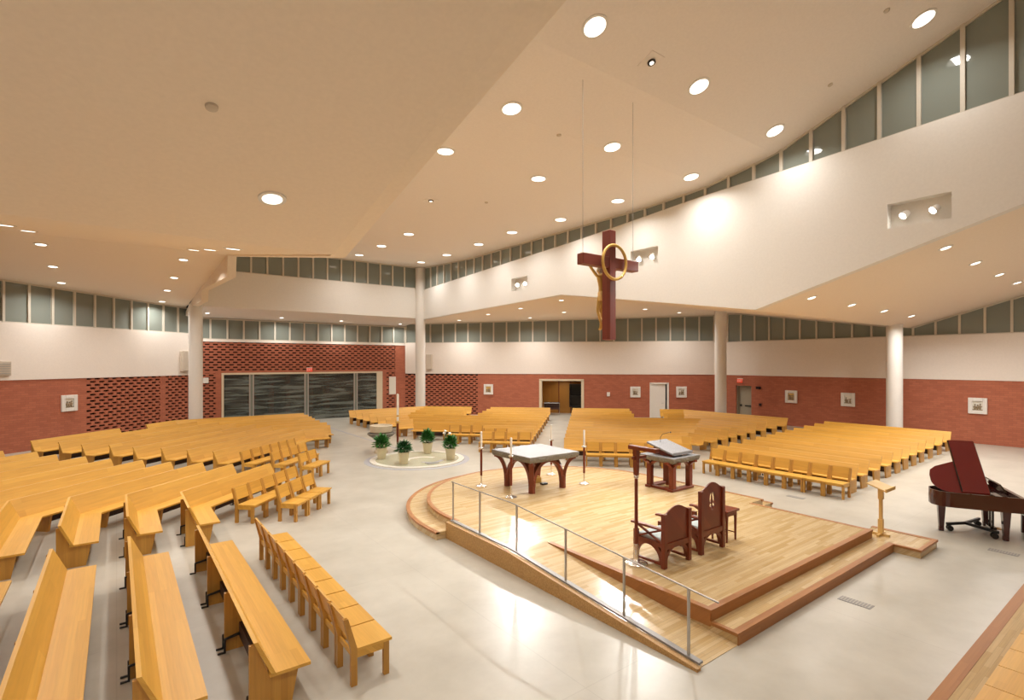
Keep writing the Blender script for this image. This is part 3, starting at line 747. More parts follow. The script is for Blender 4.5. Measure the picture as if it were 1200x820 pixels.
nz.build('edging', M['nosing'], pl, PO)
MB().box(7.0, 13.15, 4.41, 4.425, .17, .30).box(7.0, 13.05, 3.985, 4.005, 0, .13).box(6.985, 7.0, 4.42, 7.9, .10, .30).box(14.09, 14.105, 3.52, 4.7, 0, .13).build('riser_board', M['nosing'], pl, PO)

# handrail on the ramp
hr = thing('ramp_handrail', 'slim steel handrail with six posts along the ramp edge', 'handrail', (6.1, 7.2, 0))
ro = (-6.1, -7.2, 0)
def rampz(v): return .34 if v > 8.13 else .008+(.332)*(v-4.0)/4.13
posts = [10.35, 9.25, 7.97, 6.6, 5.31, 4.19]
for v in posts: MB().box(6.105, 6.135, v-.015, v+.015, rampz(v)+.05, rampz(v)+.94).build('post', M['steelmat'], hr, ro)
MB().tube([(6.12, 10.42, 1.26), (6.12, 8.13, 1.27), (6.12, 4.19, .965), (6.12, 3.75, .935)], .013, 8).build('rail', M['steelmat'], hr, ro, smooth=True)
MB().hexa([(6.07, 4.0, .045), (6.16, 4.0, .045), (6.16, 8.13, .376), (6.07, 8.13, .376), (6.07, 4.0, .072), (6.16, 4.0, .072), (6.16, 8.13, .40), (6.07, 8.13, .40)]).box(6.07, 6.16, 8.13, 10.4, .376, .40).build('base_channel', M['grille'], hr, ro)

# altar
def rough_slab(hx, hy, z0, z1, name, parent, seed, n=14, amp=.02):
    r = random.Random(seed); pts = []
    for (x0, y0, x1, y1) in ((-hx, -hy, hx, -hy), (hx, -hy, hx, hy), (hx, hy, -hx, hy), (-hx, hy, -hx, -hy)):
        for i in range(n): pts.append((x0+(x1-x0)*i/n, y0+(y1-y0)*i/n))
    lv = [(z1, 0), (z1-.012, .012), ((z0+z1)/2, .012), (z0, -.03)]
    vs = []; m = len(pts)
    for z, g in lv:
        for x, y in pts:
            k = 0 if z == z1 else r.uniform(-amp, amp*.4); l = math.hypot(x, y)
            vs.append((x*(1+(g+k)/l), y*(1+(g+k)/l), z+(0 if z in (z0, z1) else r.uniform(-.01, .01))))
    fs = []
    for a in range(3):
        for i in range(m): j = (i+1) % m; fs.append((a*m+i, a*m+j, (a+1)*m+j, (a+1)*m+i))
    fs.append(tuple(range(3*m, 4*m)))
    MB().add(vs, fs+[tuple(range(m))[::-1]]).build(name+'_edge', M['stone_rough'], parent)
    MB().prism([(-hx+.006, -hy+.006), (hx-.006, -hy+.006), (hx-.006, hy-.006), (-hx+.006, hy-.006)], z1-.004, z1+.004).build(name, M['stone'], parent)
def curve_pts(p0, p1, n=9, k=1.0):
    """quarter-ellipse sweep from p0 (vertical start) to p1 (flattening out)"""
    out = []
    for i in range(n+1):
        t = PI/2*i/n
        out.append(tuple(p0[j]+(p1[j]-p0[j])*(1-math.cos(t)) if j < 2 else p0[2]+(p1[2]-p0[2])*math.sin(t) for j in range(3)))
    return out
al = thing('altar', 'square stone topped altar on arched red timber legs', 'altar', (9.82, 11.92, .3415))
rough_slab(.91, .91, .90, 1.06, 'stone_top', al, 3)
for sx in (-1, 1):
    for sy in (-1, 1):
        x, y = sx*.575, sy*.575
        mb = MB().prism([(x+.10*math.cos(PI/8+k*PI/4), y+.10*math.sin(PI/8+k*PI/4)) for k in range(8)], 0, .36)
        lg = mb.build('leg', M['cherry'], al)
        for dx, dy, z0, z1 in ((sx*.27, sy*.27, .22, .91), (-sx*.565, 0, .18, .86), (0, -sy*.565, .18, .86)):
            ox, oy = (sx*.03 if dx*sx > 0 else -sx*.03 if dx else 0), (sy*.03 if dy*sy > 0 else -sy*.03 if dy else 0)
            MB().bar(curve_pts((x+ox, y+oy, z0), (x+dx, y+dy, z1), 12), .13, .095).build('arch_brace', M['cherry'], lg)
MB().box(-.62, .62, -.06, .06, .84, .90).box(-.06, .06, -.62, .62, .84, .90).build('cross_beam', M['cherry'], al)
o = MB().box(-.12, .12, -.10, .10, 0, .16).box(-.09, .09, -.07, .07, .16, .20).build('brass_box', M['gold'], None, (10.2, 12.3, .3415), bevel=.01); tag(o, 'small gilded box on the floor beneath the altar', 'box')
o = MB().box(-.1, .1, -.07, .07, 0, .05).build('floor_microphone', M['black'], None, (10.2, 11.95, .3415), bevel=.01); tag(o, 'small black floor box beneath the altar', 'microphone')

# four candle stands round the altar
def candle_stand(x, y, label, top=1.62):
    e = thing('candle_stand', label, 'candle stand', (x, y, .3415), 0, 'candle stands round the altar')
    MB().lathe([(.16, 0), (.16, .025), (.12, .045), (.05, .06), (.03, .08)], 24).build('base', M['silver'], e, smooth=True)
    MB().lathe([(.022, .06), (.022, .33)], 12).build('lower_stem', M['silver'], e, smooth=True)
    MB().lathe([(.034, .33), (.034, 1.08)], 12).build('wooden_stem', M['cherry'], e, smooth=True)
    MB().lathe([(.036, 1.08), (.075, 1.11), (.075, 1.135), (.04, 1.15)], 20).build('drip_pan', M['silver'], e, smooth=True)
    MB().lathe([(.03, 1.14), (.03, top-.01), (.01, top)], 12).build('candle', M['wax'], e, smooth=True)
candle_stand(8.56, 12.86, 'tall white candle stand left of the altar, nearest the font')
candle_stand(8.50, 11.32, 'tall white candle stand in front of the altar, nearest the ramp')
candle_stand(11.20, 11.27, 'tall white candle stand right of the altar towards the ambo')
candle_stand(11.28, 12.85, 'tall white candle stand behind the altar')

# ambo
am = thing('ambo', 'stone topped ambo with sloping granite reading desk on red arched legs', 'ambo', (12.93, 9.5, .3415))
for sy in (-1, 1): MB().box(-.52, .52, sy*.39-.09, sy*.39+.09, 0, .07).build('foot_rail', M['cherry'], am, bevel=.01)
MB().box(-.44, -.30, -.35, .35, 0, .06).build('foot_rail', M['cherry'], am)
for sx in (-1, 1):
    for sy in (-1, 1):
        x, y = sx*.39, sy*.39
        lg = MB().box(x-.075, x+.075, y-.075, y+.075, .06, .72).build('leg', M['cherry'], am, bevel=.01)
        for dx, dy in ((sx*.24, 0), (0, sy*.24), (-sx*.37, 0), (0, -sy*.37)):
            MB().bar(curve_pts((x, y, .50), (x+dx, y+dy, .81)), .10, .06).build('arch_brace', M['cherry'], lg)
MB().box(-.07, .07, -.07, .07, .06, .80).build('centre_post', M['cherry'], am)
rough_slab(.62, .60, .82, .96, 'stone_shelf', am, 9, 10, .015)
for sx in (-1, 1): MB().prism([(-.30, .96), (.34, .96), (.34, 1.22), (-.30, 1.03)], sx*.26-.035, sx*.26+.035, 'x').build('desk_support', M['cherry'], am)
dk = MB().hexa([(-.46, -.46, 1.02), (.46, -.46, 1.02), (.46, .46, 1.265), (-.46, .46, 1.265), (-.46, -.46, 1.07), (.46, -.46, 1.07), (.46, .46, 1.32), (-.46, .46, 1.32)]).build('reading_desk', M['stone'], am, bevel=.008)
MB().box(-.44, .44, -.49, -.455, 1.02, 1.10).build('book_ledge', M['stone'], dk)
MB().tube([(-.02, .30, 1.27), (-.02, .30, 1.42), (.0, .24, 1.52), (.10, .08, 1.58)], .008, 6).ball((.12, .05, 1.585), .022, 6).build('microphone', M['black'], am, smooth=True)
for x, z in ((-.05, .03), (.05, .02)): MB().lathe([(.03, .97), (.035, 1.02), (.015, 1.05), (.02, 1.07)], 10, (x+.05, -.44, 0)).build('glass_tumbler', M['silver'], am, smooth=True)

# presider's chairs
def loop_arch(w, h, n=10): return [(-w, 0), (w, 0)]+[(w*math.cos(PI*i/n), h*math.sin(PI*i/n)) for i in range(1, n)]
def presider(x, y, hs, hp, label, emblem):
    e = thing('presider_chair', label, 'chair', (x, y, .3415), 0)      # back at y=0, seat towards +y
    w = .36
    out = [(-w, .34), (-w, hs)]
    for i in range(13):
        t = i/12; X = -w+.03+(2*w-.06)*t
        out.append((X, hs+(hp-hs)*math.sin(PI*t)**1.25))
    out += [(w, hs), (w, .34)]
    loops = [out[::-1]]
    if emblem:
        zc = hs-.22
        def petal(cx, cz, a, l=.075, b=.026):
            return [(cx+math.cos(a)*l*math.cos(t)-math.sin(a)*b*math.sin(t), cz+math.sin(a)*l*math.cos(t)+math.cos(a)*b*math.sin(t)) for t in [2*PI*i/12 for i in range(12)]]
        loops += [petal(-.045, zc+.06, PI/2-.22, .10, .036), petal(.045, zc+.06, PI/2+.22, .10, .036), petal(-.045, zc-.085, .55, .042, .032), petal(.045, zc-.085, -.55, .042, .032), petal(0, zc-.15, PI/2, .035, .03)]
    cut_panel('backrest', loops, .022, M['cherry'], e, (0, 0, 0), (PI/2, 0, 0))
    # back posts, slightly proud, with arched rail under the back
    for s in (-1, 1):
        MB().prism([(s*w-.045, 0), (s*w+.045, 0), (s*w+.045, hs), (s*w-.045, hs)], -.045, .035, 'y').build('back_post', M['cherry'], e, bevel=.006)
        MB().bar(curve_pts((s*(w-.02), 0, .05), (s*.02, 0, .36), 10), .045, .06).build('back_arch', M['cherry'], e)
        sd = MB().bar(curve_pts((s*w, .03, .06), (s*w, .33, .40), 10), .05, .09).bar(curve_pts((s*w, .63, .06), (s*w, .33, .40), 10), .05, .09)
        sd.build('side_arch', M['cherry'], e)
        MB().box(s*w-.035, s*w+.035, .58, .66, 0, .56).build('front_leg', M['cherry'], e)
        MB().box(s*w-.03, s*w+.03, .0, .62, .36, .44).build('side_rail', M['cherry'], e)
        MB().bar([(s*w, .06, .44), (s*w, .6, .66)], .03, .035).bar([(s*w, .6, .44), (s*w, .06, .66)], .03, .035).build('side_lattice', M['cherry'], e)
        MB().box(s*w-.05, s*w+.05, -.02, .72, .66, .695).build('armrest', M['cherry'], e, bevel=.008)
        MB().box(s*w-.02, s*w+.02, .03, .62, .04, .08).build('stretcher', M['cherry'], e)
    MB().box(-w, w, -.035, .03, .33, .43).build('rear_rail', M['cherry'], e)
    MB().box(-w, w, .58, .63, .34, .42).build('front_rail', M['cherry'], e)
    MB().box(-w+.03, w-.03, .05, .62, .43, .50).build('cushion', M['cushion'], e, bevel=.02)
    return e
presider(8.10, 5.80, .96, 1.07, 'lower red timber armchair with plain arched back beside the processional cross', False)
presider(9.22, 5.80, 1.20, 1.33, 'taller red timber armchair with emblem cut through its arched back', True)
st = thing('side_table', 'small red timber side table with tapered legs right of the taller armchair', 'table', (10.03, 6.03, .3415))
MB().box(-.22, .22, -.22, .22, .60, .645).build('tabletop', M['cherry'], st, bevel=.006)
MB().box(-.18, .18, -.18, .18, .52, .60).build('apron', M['cherry'], st)
for sx in (-1, 1):
    for sy in (-1, 1):
        x, y = sx*.16, sy*.16; a, b = .022, .014
        MB().hexa([(x-b, y-b, 0), (x+b, y-b, 0), (x+b, y+b, 0), (x-b, y+b, 0), (x-a, y-a, .56), (x+a, y-a, .56), (x+a, y+a, .56), (x-a, y+a, .56)]).build('leg', M['cherry'], st)
MB().box(-.15, .15, -.012, .012, .14, .16).box(-.166, -.154, -.15, .15, .14, .16).box(.154, .166, -.15, .15, .14, .16).build('stretcher', M['cherry'], st)

# processional cross in its stand
pc = thing('processional_cross', 'red timber processional cross upright in a silver disc stand', 'cross', (7.52, 6.24, .3415))
MB().lathe([(.20, 0), (.20, .03), (.17, .045), (.07, .06), (.045, .09)], 28).build('stand_base', M['silver'], pc, smooth=True)
MB().lathe([(.045, .08), (.045, .36), (.04, .37)], 14).build('stand_socket', M['silver'], pc, smooth=True)
MB().lathe([(.032, .09), (.032, 2.08)], 12).build('pole', M['cherry'], pc, smooth=True)
MB().lathe([(.036, 1.55), (.046, 1.56), (.046, 1.595), (.036, 1.61)], 14).build('silver_ring', M['silver'], pc, smooth=True)
MB().hexa([(-.035, -.035, 1.61), (.035, -.035, 1.61), (.035, .035, 1.61), (-.035, .035, 1.61), (-.05, -.045, 2.12), (.05, -.045, 2.12), (.05, .045, 2.12), (-.05, .045, 2.12)]).build('cross_upright', M['cherry'], pc)
MB().box(-.055, .055, -.47, .15, 2.07, 2.14).build('cross_arm', M['cherry'], pc, bevel=.006)
MB().box(-.10, .26, -.025, .025, 1.90, 1.95).build('cross_brace', M['cherry'], pc, bevel=.004)

# hanging crucifix
cx = thing('hanging_crucifix', 'large red timber cross with gilded ring and carved figure hung over the platform', 'crucifix', (10.05, 9.22, 4.56))
MB().box(-.11, .11, -.14, .14, 0, 2.78).build('upright', M['crosswood'], cx, bevel=.012)
MB().box(-1.02, 1.02, -.115, .115, 1.83, 2.10).build('cross_arm', wood('red_stained_arm', (0.20, 0.045, 0.030), (0.16, 0.034, 0.024), 0.35, (1.6, 0.14), along='x'), cx, bevel=.012)
rg = [(.43*math.cos(2*PI*i/40), -.19, 1.96+.43*math.sin(2*PI*i/40)) for i in range(40)]
MB().tube(rg, .038, 10, closed=True).build('ring', M['gold'], cx, smooth=True)
for s in (-1, 1):
    MB().tube([(s*.93, 0, 2.08), (s*.93, 0, 6.35)], .006, 6).build('cable', M['grille'], cx)
def skin_figure(name, joints, edges, mat, parent, loc, sub=2):
    me = bpy.data.meshes.new(name); me.from_pydata([j[0] for j in joints], edges, []); me.update()
    o = bpy.data.objects.new(name, me); C.objects.link(o)
    o.modifiers.new('skin', 'SKIN'); sv = me.skin_vertices[0].data
    for i, j in enumerate(joints): sv[i].radius = j[1] if isinstance(j[1], tuple) else (j[1], j[1])
    sv[0].use_root = True
    s = o.modifiers.new('sub', 'SUBSURF'); s.levels = sub; s.render_levels = sub
    dg = bpy.context.evaluated_depsgraph_get(); dg.update()
    m2 = bpy.data.meshes.new_from_object(o.evaluated_get(dg)); C.objects.unlink(o); bpy.data.objects.remove(o)
    for p in m2.polygons: p.use_smooth = True
    m2.materials.clear(); m2.materials.append(mat); m2.name = name
    return link(name, m2, parent, loc)
J = [((0, .24, .95), (.095, .075)), ((0, .25, 1.10), (.09, .07)), ((0, .27, 1.32), (.115, .085)), ((0, .27, 1.43), (.07, .06)), ((0, .30, 1.50), .042), ((0, .33, 1.57), (.06, .068)), ((0, .335, 1.65), (.062, .07)),   # pelvis..crown
     ((-.17, .26, 1.44), .045), ((-.42, .21, 1.60), .036), ((-.68, .16, 1.80), .026), ((-.76, .155, 1.86), .022),
     ((.17, .26, 1.44), .045), ((.42, .21, 1.60), .036), ((.68, .16, 1.80), .026), ((.76, .155, 1.86), .022),
     ((-.07, .26, .88), .068), ((-.06, .33, .55), .048), ((-.04, .24, .22), .034), ((-.03, .28, .10), .026), ((-.03, .33, .05), .022),
     ((.07, .26, .88), .068), ((.06, .33, .55), .048), ((.03, .25, .22), .034), ((.03, .29, .10), .026), ((.03, .345, .05), .022)]
E_ = [(0, 1), (1, 2), (2, 3), (3, 4), (4, 5), (5, 6), (3, 7), (7, 8), (8, 9), (9, 10), (3, 11), (11, 12), (12, 13), (13, 14), (0, 15), (15, 16), (16, 17), (17, 18), (18, 19), (0, 20), (20, 21), (21, 22), (22, 23), (23, 24)]
fig = skin_figure('carved_figure', J, E_, M['gold'], cx, (0, 0, .22))
fb = MB().lathe([(.118, .80), (.125, .88), (.122, 1.0), (.10, 1.04)], 18, (0, .245, 0))
for i in range(len(fb.v)): x, y, z = fb.v[i]; fb.v[i] = (x, .245+(y-.245)*.8, z)
fb.build('loincloth', M['beech'], fig, smooth=True)
fc = MB().ball((0, .375, 1.60), .045, 8, (1.0, .9, 1.25)).bar([(0, .405, 1.625), (0, .43, 1.59)], .018, .015)
for s in (-1, 1): fc.ball((s*.018, .408, 1.622), .007, 5); fc.ball((s*.062, .335, 1.60), .014, 5, (.5, .8, 1.2))
fc.box(-.015, .015, .405, .413, 1.565, 1.57); fc.build('face', M['gold'], fig, smooth=True)
MB().ball((0, .315, 1.62), .072, 8, (1.0, 1.0, 1.15)).box(-.05, .05, .255, .29, 1.46, 1.60).build('hair', M['relief'], fig, smooth=True)
for s in (-1, 1):
    hd = MB().box(-.028, .028, -.012, .012, -.03, .03)
    for k in range(4): hd.tube([(-.021+k*.014, 0, .03), (-.021+k*.014, .008, .055+.006*(1 if k in (1, 2) else 0)), (-.021+k*.014, .02, .07)], .006, 5)
    hd.tube([(s*-.028, 0, -.01), (s*-.042, .008, .012), (s*-.045, .014, .03)], .007, 5)
    hd.build('hand', M['gold'], fig, (s*.78, .155, 1.885), 0, True, rot=(0, s*.9, 0))
    MB().lathe([(.012, 0), (.012, .05), (.02, .055)], 8).build('nail', M['steelmat'], fig, (s*.77, .135, 1.875), rot=(-PI/2, 0, 0))

# ------------------------------------------------------------------ font
fp = thing('font_pool', 'round shallow font basin with white stone rim set in the floor', 'font', (9.85, 19.5, 0))
MB().lathe([(2.12, .0), (2.12, .006)], 72).build('blue_border', M['bluestone'], fp)
rim = MB(); n = 72
for i in range(n):
    p = [arc(0, 0, r, 360*i/n, 360*(i+1)/n, 1) for r in (1.68, 1.9)]; q = [p[0][0], p[1][0], p[1][1], p[0][1]]
    rim.hexa([(x, y, .0) for x, y in q]+[(x, y, .05) for x, y in q])
rim.build('stone_rim', M['whitestone'], fp)
MB().lathe([(1.69, .0), (1.69, .022)], 72).build('pool_floor', M['terrazzo'], fp)
MB().box(-.18, .28, -1.3, -1.0, .022, .04).build('drain_grate', M['grille'], fp)
MB().prism(arc(.1, -.3, .75, 20, 160, 16)+arc(.1, -.3, .55, 160, 20, 16), .022, .0232).build('pale_inlay', M['whitestone'], fp)
MB().prism(arc(.3, -.5, .55, 200, 330, 16)+arc(.3, -.5, .4, 330, 200, 16), .022, .0232).build('blue_inlay', M['bluestone'], fp)
fb = thing('font_bowl', 'raised cream stone font bowl on dark flared pedestal behind the plants', 'font', (9.33, 21.98, 0))
MB().lathe([(.30, 0), (.30, .10), (.24, .14), (.24, .62)], 32).build('pedestal', M['bowl'], fb, smooth=True)
MB().lathe([(.24, .60), (.50, .74), (.60, .84), (.58, .88), (.40, .89)], 32).build('collar', M['stone_rough'], fb, smooth=True)
MB().lathe([(.40, .88), (.47, .93), (.50, 1.20), (.46, 1.22), (.42, 1.14), (.20, 1.10)], 32).build('bowl', M['bowl'], fb, smooth=True)
pcn = thing('paschal_candle', 'tall white candle on a red and silver stand behind the font pool', 'candle', (10.06, 21.86, 0))
MB().lathe([(.20, 0), (.20, .03), (.06, .06), (.03, .10), (.03, .32)], 24).build('base', M['silver'], pcn, smooth=True)
MB().lathe([(.05, .32), (.05, 1.25)], 14).build('stem', M['cherry'], pcn, smooth=True)
MB().lathe([(.05, 1.25), (.11, 1.30), (.11, 1.34), (.06, 1.36)], 20).build('drip_pan', M['gold'], pcn, smooth=True)
MB().lathe([(.05, 1.35), (.05, 2.55), (.015, 2.58)], 14).build('candle', M['wax'], pcn, smooth=True)
MB().lathe([(.052, 1.55), (.052, 1.62)], 14).build('wax_band', M['gold'], pcn)

def leaf_cluster(seed, h, r, n, mat_i):
    rd = random.Random(seed); mb = MB()
    for k in range(n):
        a = rd.uniform(0, 2*PI); e = rd.uniform(.1, 1.35); L = rd.uniform(.5, 1.0)
        d = Vector((math.cos(a)*math.cos(e)*r*L*1.15, math.sin(a)*math.cos(e)*r*L*1.15, math.sin(e)*h*L))
        tip = d; base = Vector((d.x*.55, d.y*.55, d.z*.62))
        t = (tip-base); ll = max(.14, min(.25, t.length)); t.normalize()
        sd = t.cross(Vector((0, 0, 1))).normalized(); up = sd.cross(t)
        w = ll*rd.uniform(.36, .5)
        p0 = base; p1 = base+t*ll*.45+up*.02; p2 = base+t*ll-up*.04
        mb.add([p0, p1+sd*w*.5-up*.015, p2, p1-sd*w*.5-up*.015, p1+up*.012], [(0, 1, 4), (1, 2, 4), (2, 3, 4), (3, 0, 4)])
    return mb
def plant(x, y, seed, h, r, label, lily=False, dark=False):
    e = thing('potted_plant', label, 'plant', (x, y, .0235), 0, 'potted plants round the font')
    MB().lathe([(.15, 0), (.16, .02), (.21, .42), (.225, .43), (.225, .47), (.19, .47), (.185, .43)], 24).build('pot', M['pot'], e, smooth=True)
    MB().lathe([(.19, .40), (.19, .43)], 16).build('soil', M['soil'], e)
    st = MB(); rd = random.Random(seed+1)
    for k in range(9):
        a = rd.uniform(0, 2*PI); st.tube([(0, 0, .42), (.4*r*math.cos(a), .4*r*math.sin(a), .42+h*.45), (.75*r*math.cos(a), .75*r*math.sin(a), .42+h*.7)], .008, 5)
    st.build('stems', M['leaf2'], e)
    leaf_cluster(seed, h*1.08, r*1.02, 300, 0).build('foliage', M['leaf2'] if dark else M['leaf'], e, (0, 0, .46))
    if lily:
        for k, (px_, py_, pz_) in enumerate(((-.22, .05, 1.12), (-.05, .0, 1.08), (-.32, -.02, 1.2))):
            MB().lathe([(.008, 0), (.02, .05), (.045, .12), (.06, .15)], 8).build('lily_flower', M['petal'], e, (px_, py_, pz_-.12), rot=(.4, -.5+.4*k, 0))
plant(8.70, 20.45, 11, .62, .42, 'bushy green potted plant at the left edge of the font pool')
plant(8.96, 18.92, 23, .52, .40, 'dark leaved potted plant at the near edge of the font pool', dark=True)
plant(10.83, 20.49, 35, .66, .38, 'upright green potted plant at the far edge of the font pool')
plant(10.87, 18.59, 47, .62, .38, 'potted plant with white lilies at the right edge of the font pool', lily=True)

# ------------------------------------------------------------------ grand piano, bench, music stand
pn = thing('grand_piano', 'polished mahogany baby grand with its lid raised', 'piano', (16.56, 2.74, 0), math.radians(27.5))
# local: x towards the treble side, y towards the tail, bass front leg at (-.60,.30)
def tail(o=0.0):
    p = [(-.74-o, .02), (-.74-o, 1.25)]
    p += [(-.74-o+(.30+o)*(1-math.cos(t)), 1.25+(.37+o)*math.sin(t)) for t in [PI/2*i/8 for i in range(1, 9)]]
    p += [(-.30, 1.62+o), (-.16, 1.59+o*.9), (-.05, 1.48+o*.7), (.04, 1.30), (.14, 1.08), (.30, .92), (.52, .84), (.68+o, .72), (.74+o, .55), (.74+o, .02)]
    return p
rimo = tail(); 
mb = MB(); n = len(rimo); cxp, cyp = sum(p[0] for p in rimo)/n, sum(p[1] for p in rimo)/n
def inset(p, k): return (p[0]+(cxp-p[0])*k, p[1]+(cyp-p[1])*k)
zb, zt = .66, 1.0
vs = []
for z, k in ((zb, 0), (zt, 0), (zt, .045), (zt-.12, .045)): vs += [(*inset(p, k), z) for p in rimo]
fs = [tuple(range(n))[::-1]]
for a in range(3):
    for i in range(n): j = (i+1) % n; fs.append((a*n+i, a*n+j, (a+1)*n+j, (a+1)*n+i))
fs.append(tuple(range(3*n, 4*n)))
mb.add(vs, fs).build('case', M['piano'], pn)
MB().prism([inset(p, .05) for p in rimo], zt-.12, zt-.10).build('soundboard', M['pianodark'], pn)
MB().box(-.74, .74, -.26, .03, .62, .70).box(-.74, -.64, -.26, .03, .70, .86).box(.64, .74, -.26, .03, .70, .86).build('keybed', M['pianodark'], pn, bevel=.01)
ky = MB()
for i in range(52): ky.box(-.625+i*.024+.001, -.625+(i+1)*.024-.001, -.20, -.04, .70, .725)
ky.build('white_keys', M['ivory'], pn)
bk = MB()
for i in range(51):
    if i % 7 not in (2, 6): bk.box(-.625+(i+1)*.024-.006, -.625+(i+1)*.024+.006, -.14, -.04, .725, .738)
bk.build('black_keys', M['black'], pn)
MB().box(-.64, .64, -.04, .02, .70, .98).build('fallboard', M['pianodark'], pn)
MB().prism([(.20, 1.0), (.24, 1.0), (.38, 1.22), (.35, 1.23)], -.48, .48, 'x').build('music_desk', M['pianodark'], pn)
# legs with brass casters
for x, y in ((-.60, .30), (.60, .30), (-.30, 1.38)):
    a, b = .075, .045
    lg = MB().hexa([(x-b, y-b, .10), (x+b, y-b, .10), (x+b, y+b, .10), (x-b, y+b, .10), (x-a, y-a, .66), (x+a, y-a, .66), (x+a, y+a, .66), (x-a, y+a, .66)]).build('leg', M['piano'], pn)
    MB().box(x-.05, x+.05, y-.05, y+.05, .0, .10).build('caster_block', M['piano'], lg, bevel=.01)
MB().box(-.11, -.07, .35, .39, .12, .66).box(.07, .11, .35, .39, .12, .66).box(-.14, .14, .31, .43, .08, .16).build('pedal_lyre', M['pianodark'], pn)
for i in range(3): MB().box(-.08+i*.07, -.05+i*.07, .18, .33, .10, .12).build('pedal', M['gold'], pn)
# lid: rotates about the bass side
ld = bpy.data.objects.new('lid', None); C.objects.link(ld); ld.parent = pn; ld.location = (-.75, 0, 1.01); ld.rotation_euler = (0, -math.radians(44), 0)
lo = [(p[0]+.75, p[1]) for p in tail(.015)]
main = [(0, .62)]+[p for p in lo if p[1] > .62]+[(1.5, .62)]
MB().prism(main, 0, .022).build('lid_panel', M['pianolid'], ld)
MB().prism([(0.01, .62), (0.01, 1.10), (1.495, 1.10), (1.495, .62)], .026, .05).build('folded_front_flap', M['pianolid'], ld)
MB().box(0.02, 1.48, .612, .622, .005, .048).build('flap_hinge', M['pianodark'], ld)
MB().box(0.02, 1.485, 1.10, 1.125, .022, .052).build('flap_edge_shadow', M['pianodark'], ld)  # dark strip painted for the folded flap's drop shadow
MB().tube([(.62, .58, 1.0), (.22, .66, 1.92)], .014, 6).build('prop_stick', M['piano'], pn)
# wheeled truss under the legs
dl = thing('piano_dolly', 'black wheeled truss joining the piano legs', 'dolly', (16.56, 2.74, 0), math.radians(27.5))
MB().bar([(-.58, .42, .16), (0, .85, .16)], .05, .06).bar([(.58, .42, .16), (0, .85, .16)], .05, .06).bar([(-.26, 1.26, .16), (0, .85, .16)], .05, .06).build('frame', M['black'], dl)
for x, y in ((-.52, .47), (.52, .47), (-.23, 1.2)):
    for s in (-1, 1): MB().lathe([(.06, -.02), (.065, 0), (.06, .02)], 16).build('caster', M['black'], dl, (x+s*.05, y, .066), rot=(0, PI/2, 0), smooth=True)
pb = thing('piano_bench', 'dark wooden piano bench at the keyboard', 'bench', (16.74, 2.34, 0), math.radians(27.5))
MB().box(-.42, .42, -.18, .18, .42, .50).build('seat', M['pianodark'], pb, bevel=.015)
for sx in (-1, 1):
    for sy in (-1, 1): MB().box(sx*.36-.03, sx*.36+.03, sy*.13-.03, sy*.13+.03, 0, .42).build('leg', M['piano'], pb)
ms = thing('music_stand', 'slender pale wooden lectern stand at the platform corner', 'lectern', (13.5, 4.36, .1695))
MB().box(-.03, .03, -.03, .03, .02, 1.05).build('post', M['beech'], ms)
MB().box(-.045, .045, -.045, .045, .05, .36).box(-.045, .045, -.045, .045, .80, 1.04).build('post_sleeve', M['beech'], ms)
MB().box(-.19, .19, -.025, .025, 0, .05).box(-.025, .025, -.17, .19, 0, .05).build('base', M['beech'], ms)
MB().hexa([(-.27, -.17, 1.02), (.27, -.17, 1.02), (.27, .19, 1.14), (-.27, .19, 1.14), (-.27, -.17, 1.05), (.27, -.17, 1.05), (.27, .19, 1.17), (-.27, .19, 1.17)]).box(-.27, .27, -.195, -.165, 1.01, 1.085).build('desk', M['beech'], ms, bevel=.006)

# low riser at lower right
rs = thing('choir_riser', 'low oak riser with stained edge at lower right', 'platform', (10, .2, 0))
MB().box(-5.2, 4.2, -1.7, 1.70, 0, .168).build('deck', M['deck_satin'], rs)
MB().box(-5.2, 4.2, 1.58, 1.72, 0, .172).build('edging', M['nosing'], rs)

# floor fittings
for x, y, a, lab in ((9.82, 3.53, .25, 'grey floor grille in front of the platform steps'), (14.89, 2.59, .0, 'grey floor grille between the piano and the lower right riser'), (16.05, 7.35, .0, 'small grey floor grille by the front row chairs at right')):
    e = thing('floor_grille', lab, 'grille', (x, y, 0), 0, 'floor grilles')
    MB().box(-.10, .10, -.24, .24, 0, .006).build('frame', M['grille'], e)
    sl = MB()
    for i in range(10): sl.box(-.085, .085, -.215+i*.045, -.195+i*.045, .006, .010)
    sl.build('slats', M['greybox'], e)
o = MB().box(10.3, 10.42, 21.7, 36.5, 0, .004).build('trim_1', M['bluestone']); struct(o, 'thin blue grey inlay line from the font to the glass screen', 'floor inlay')

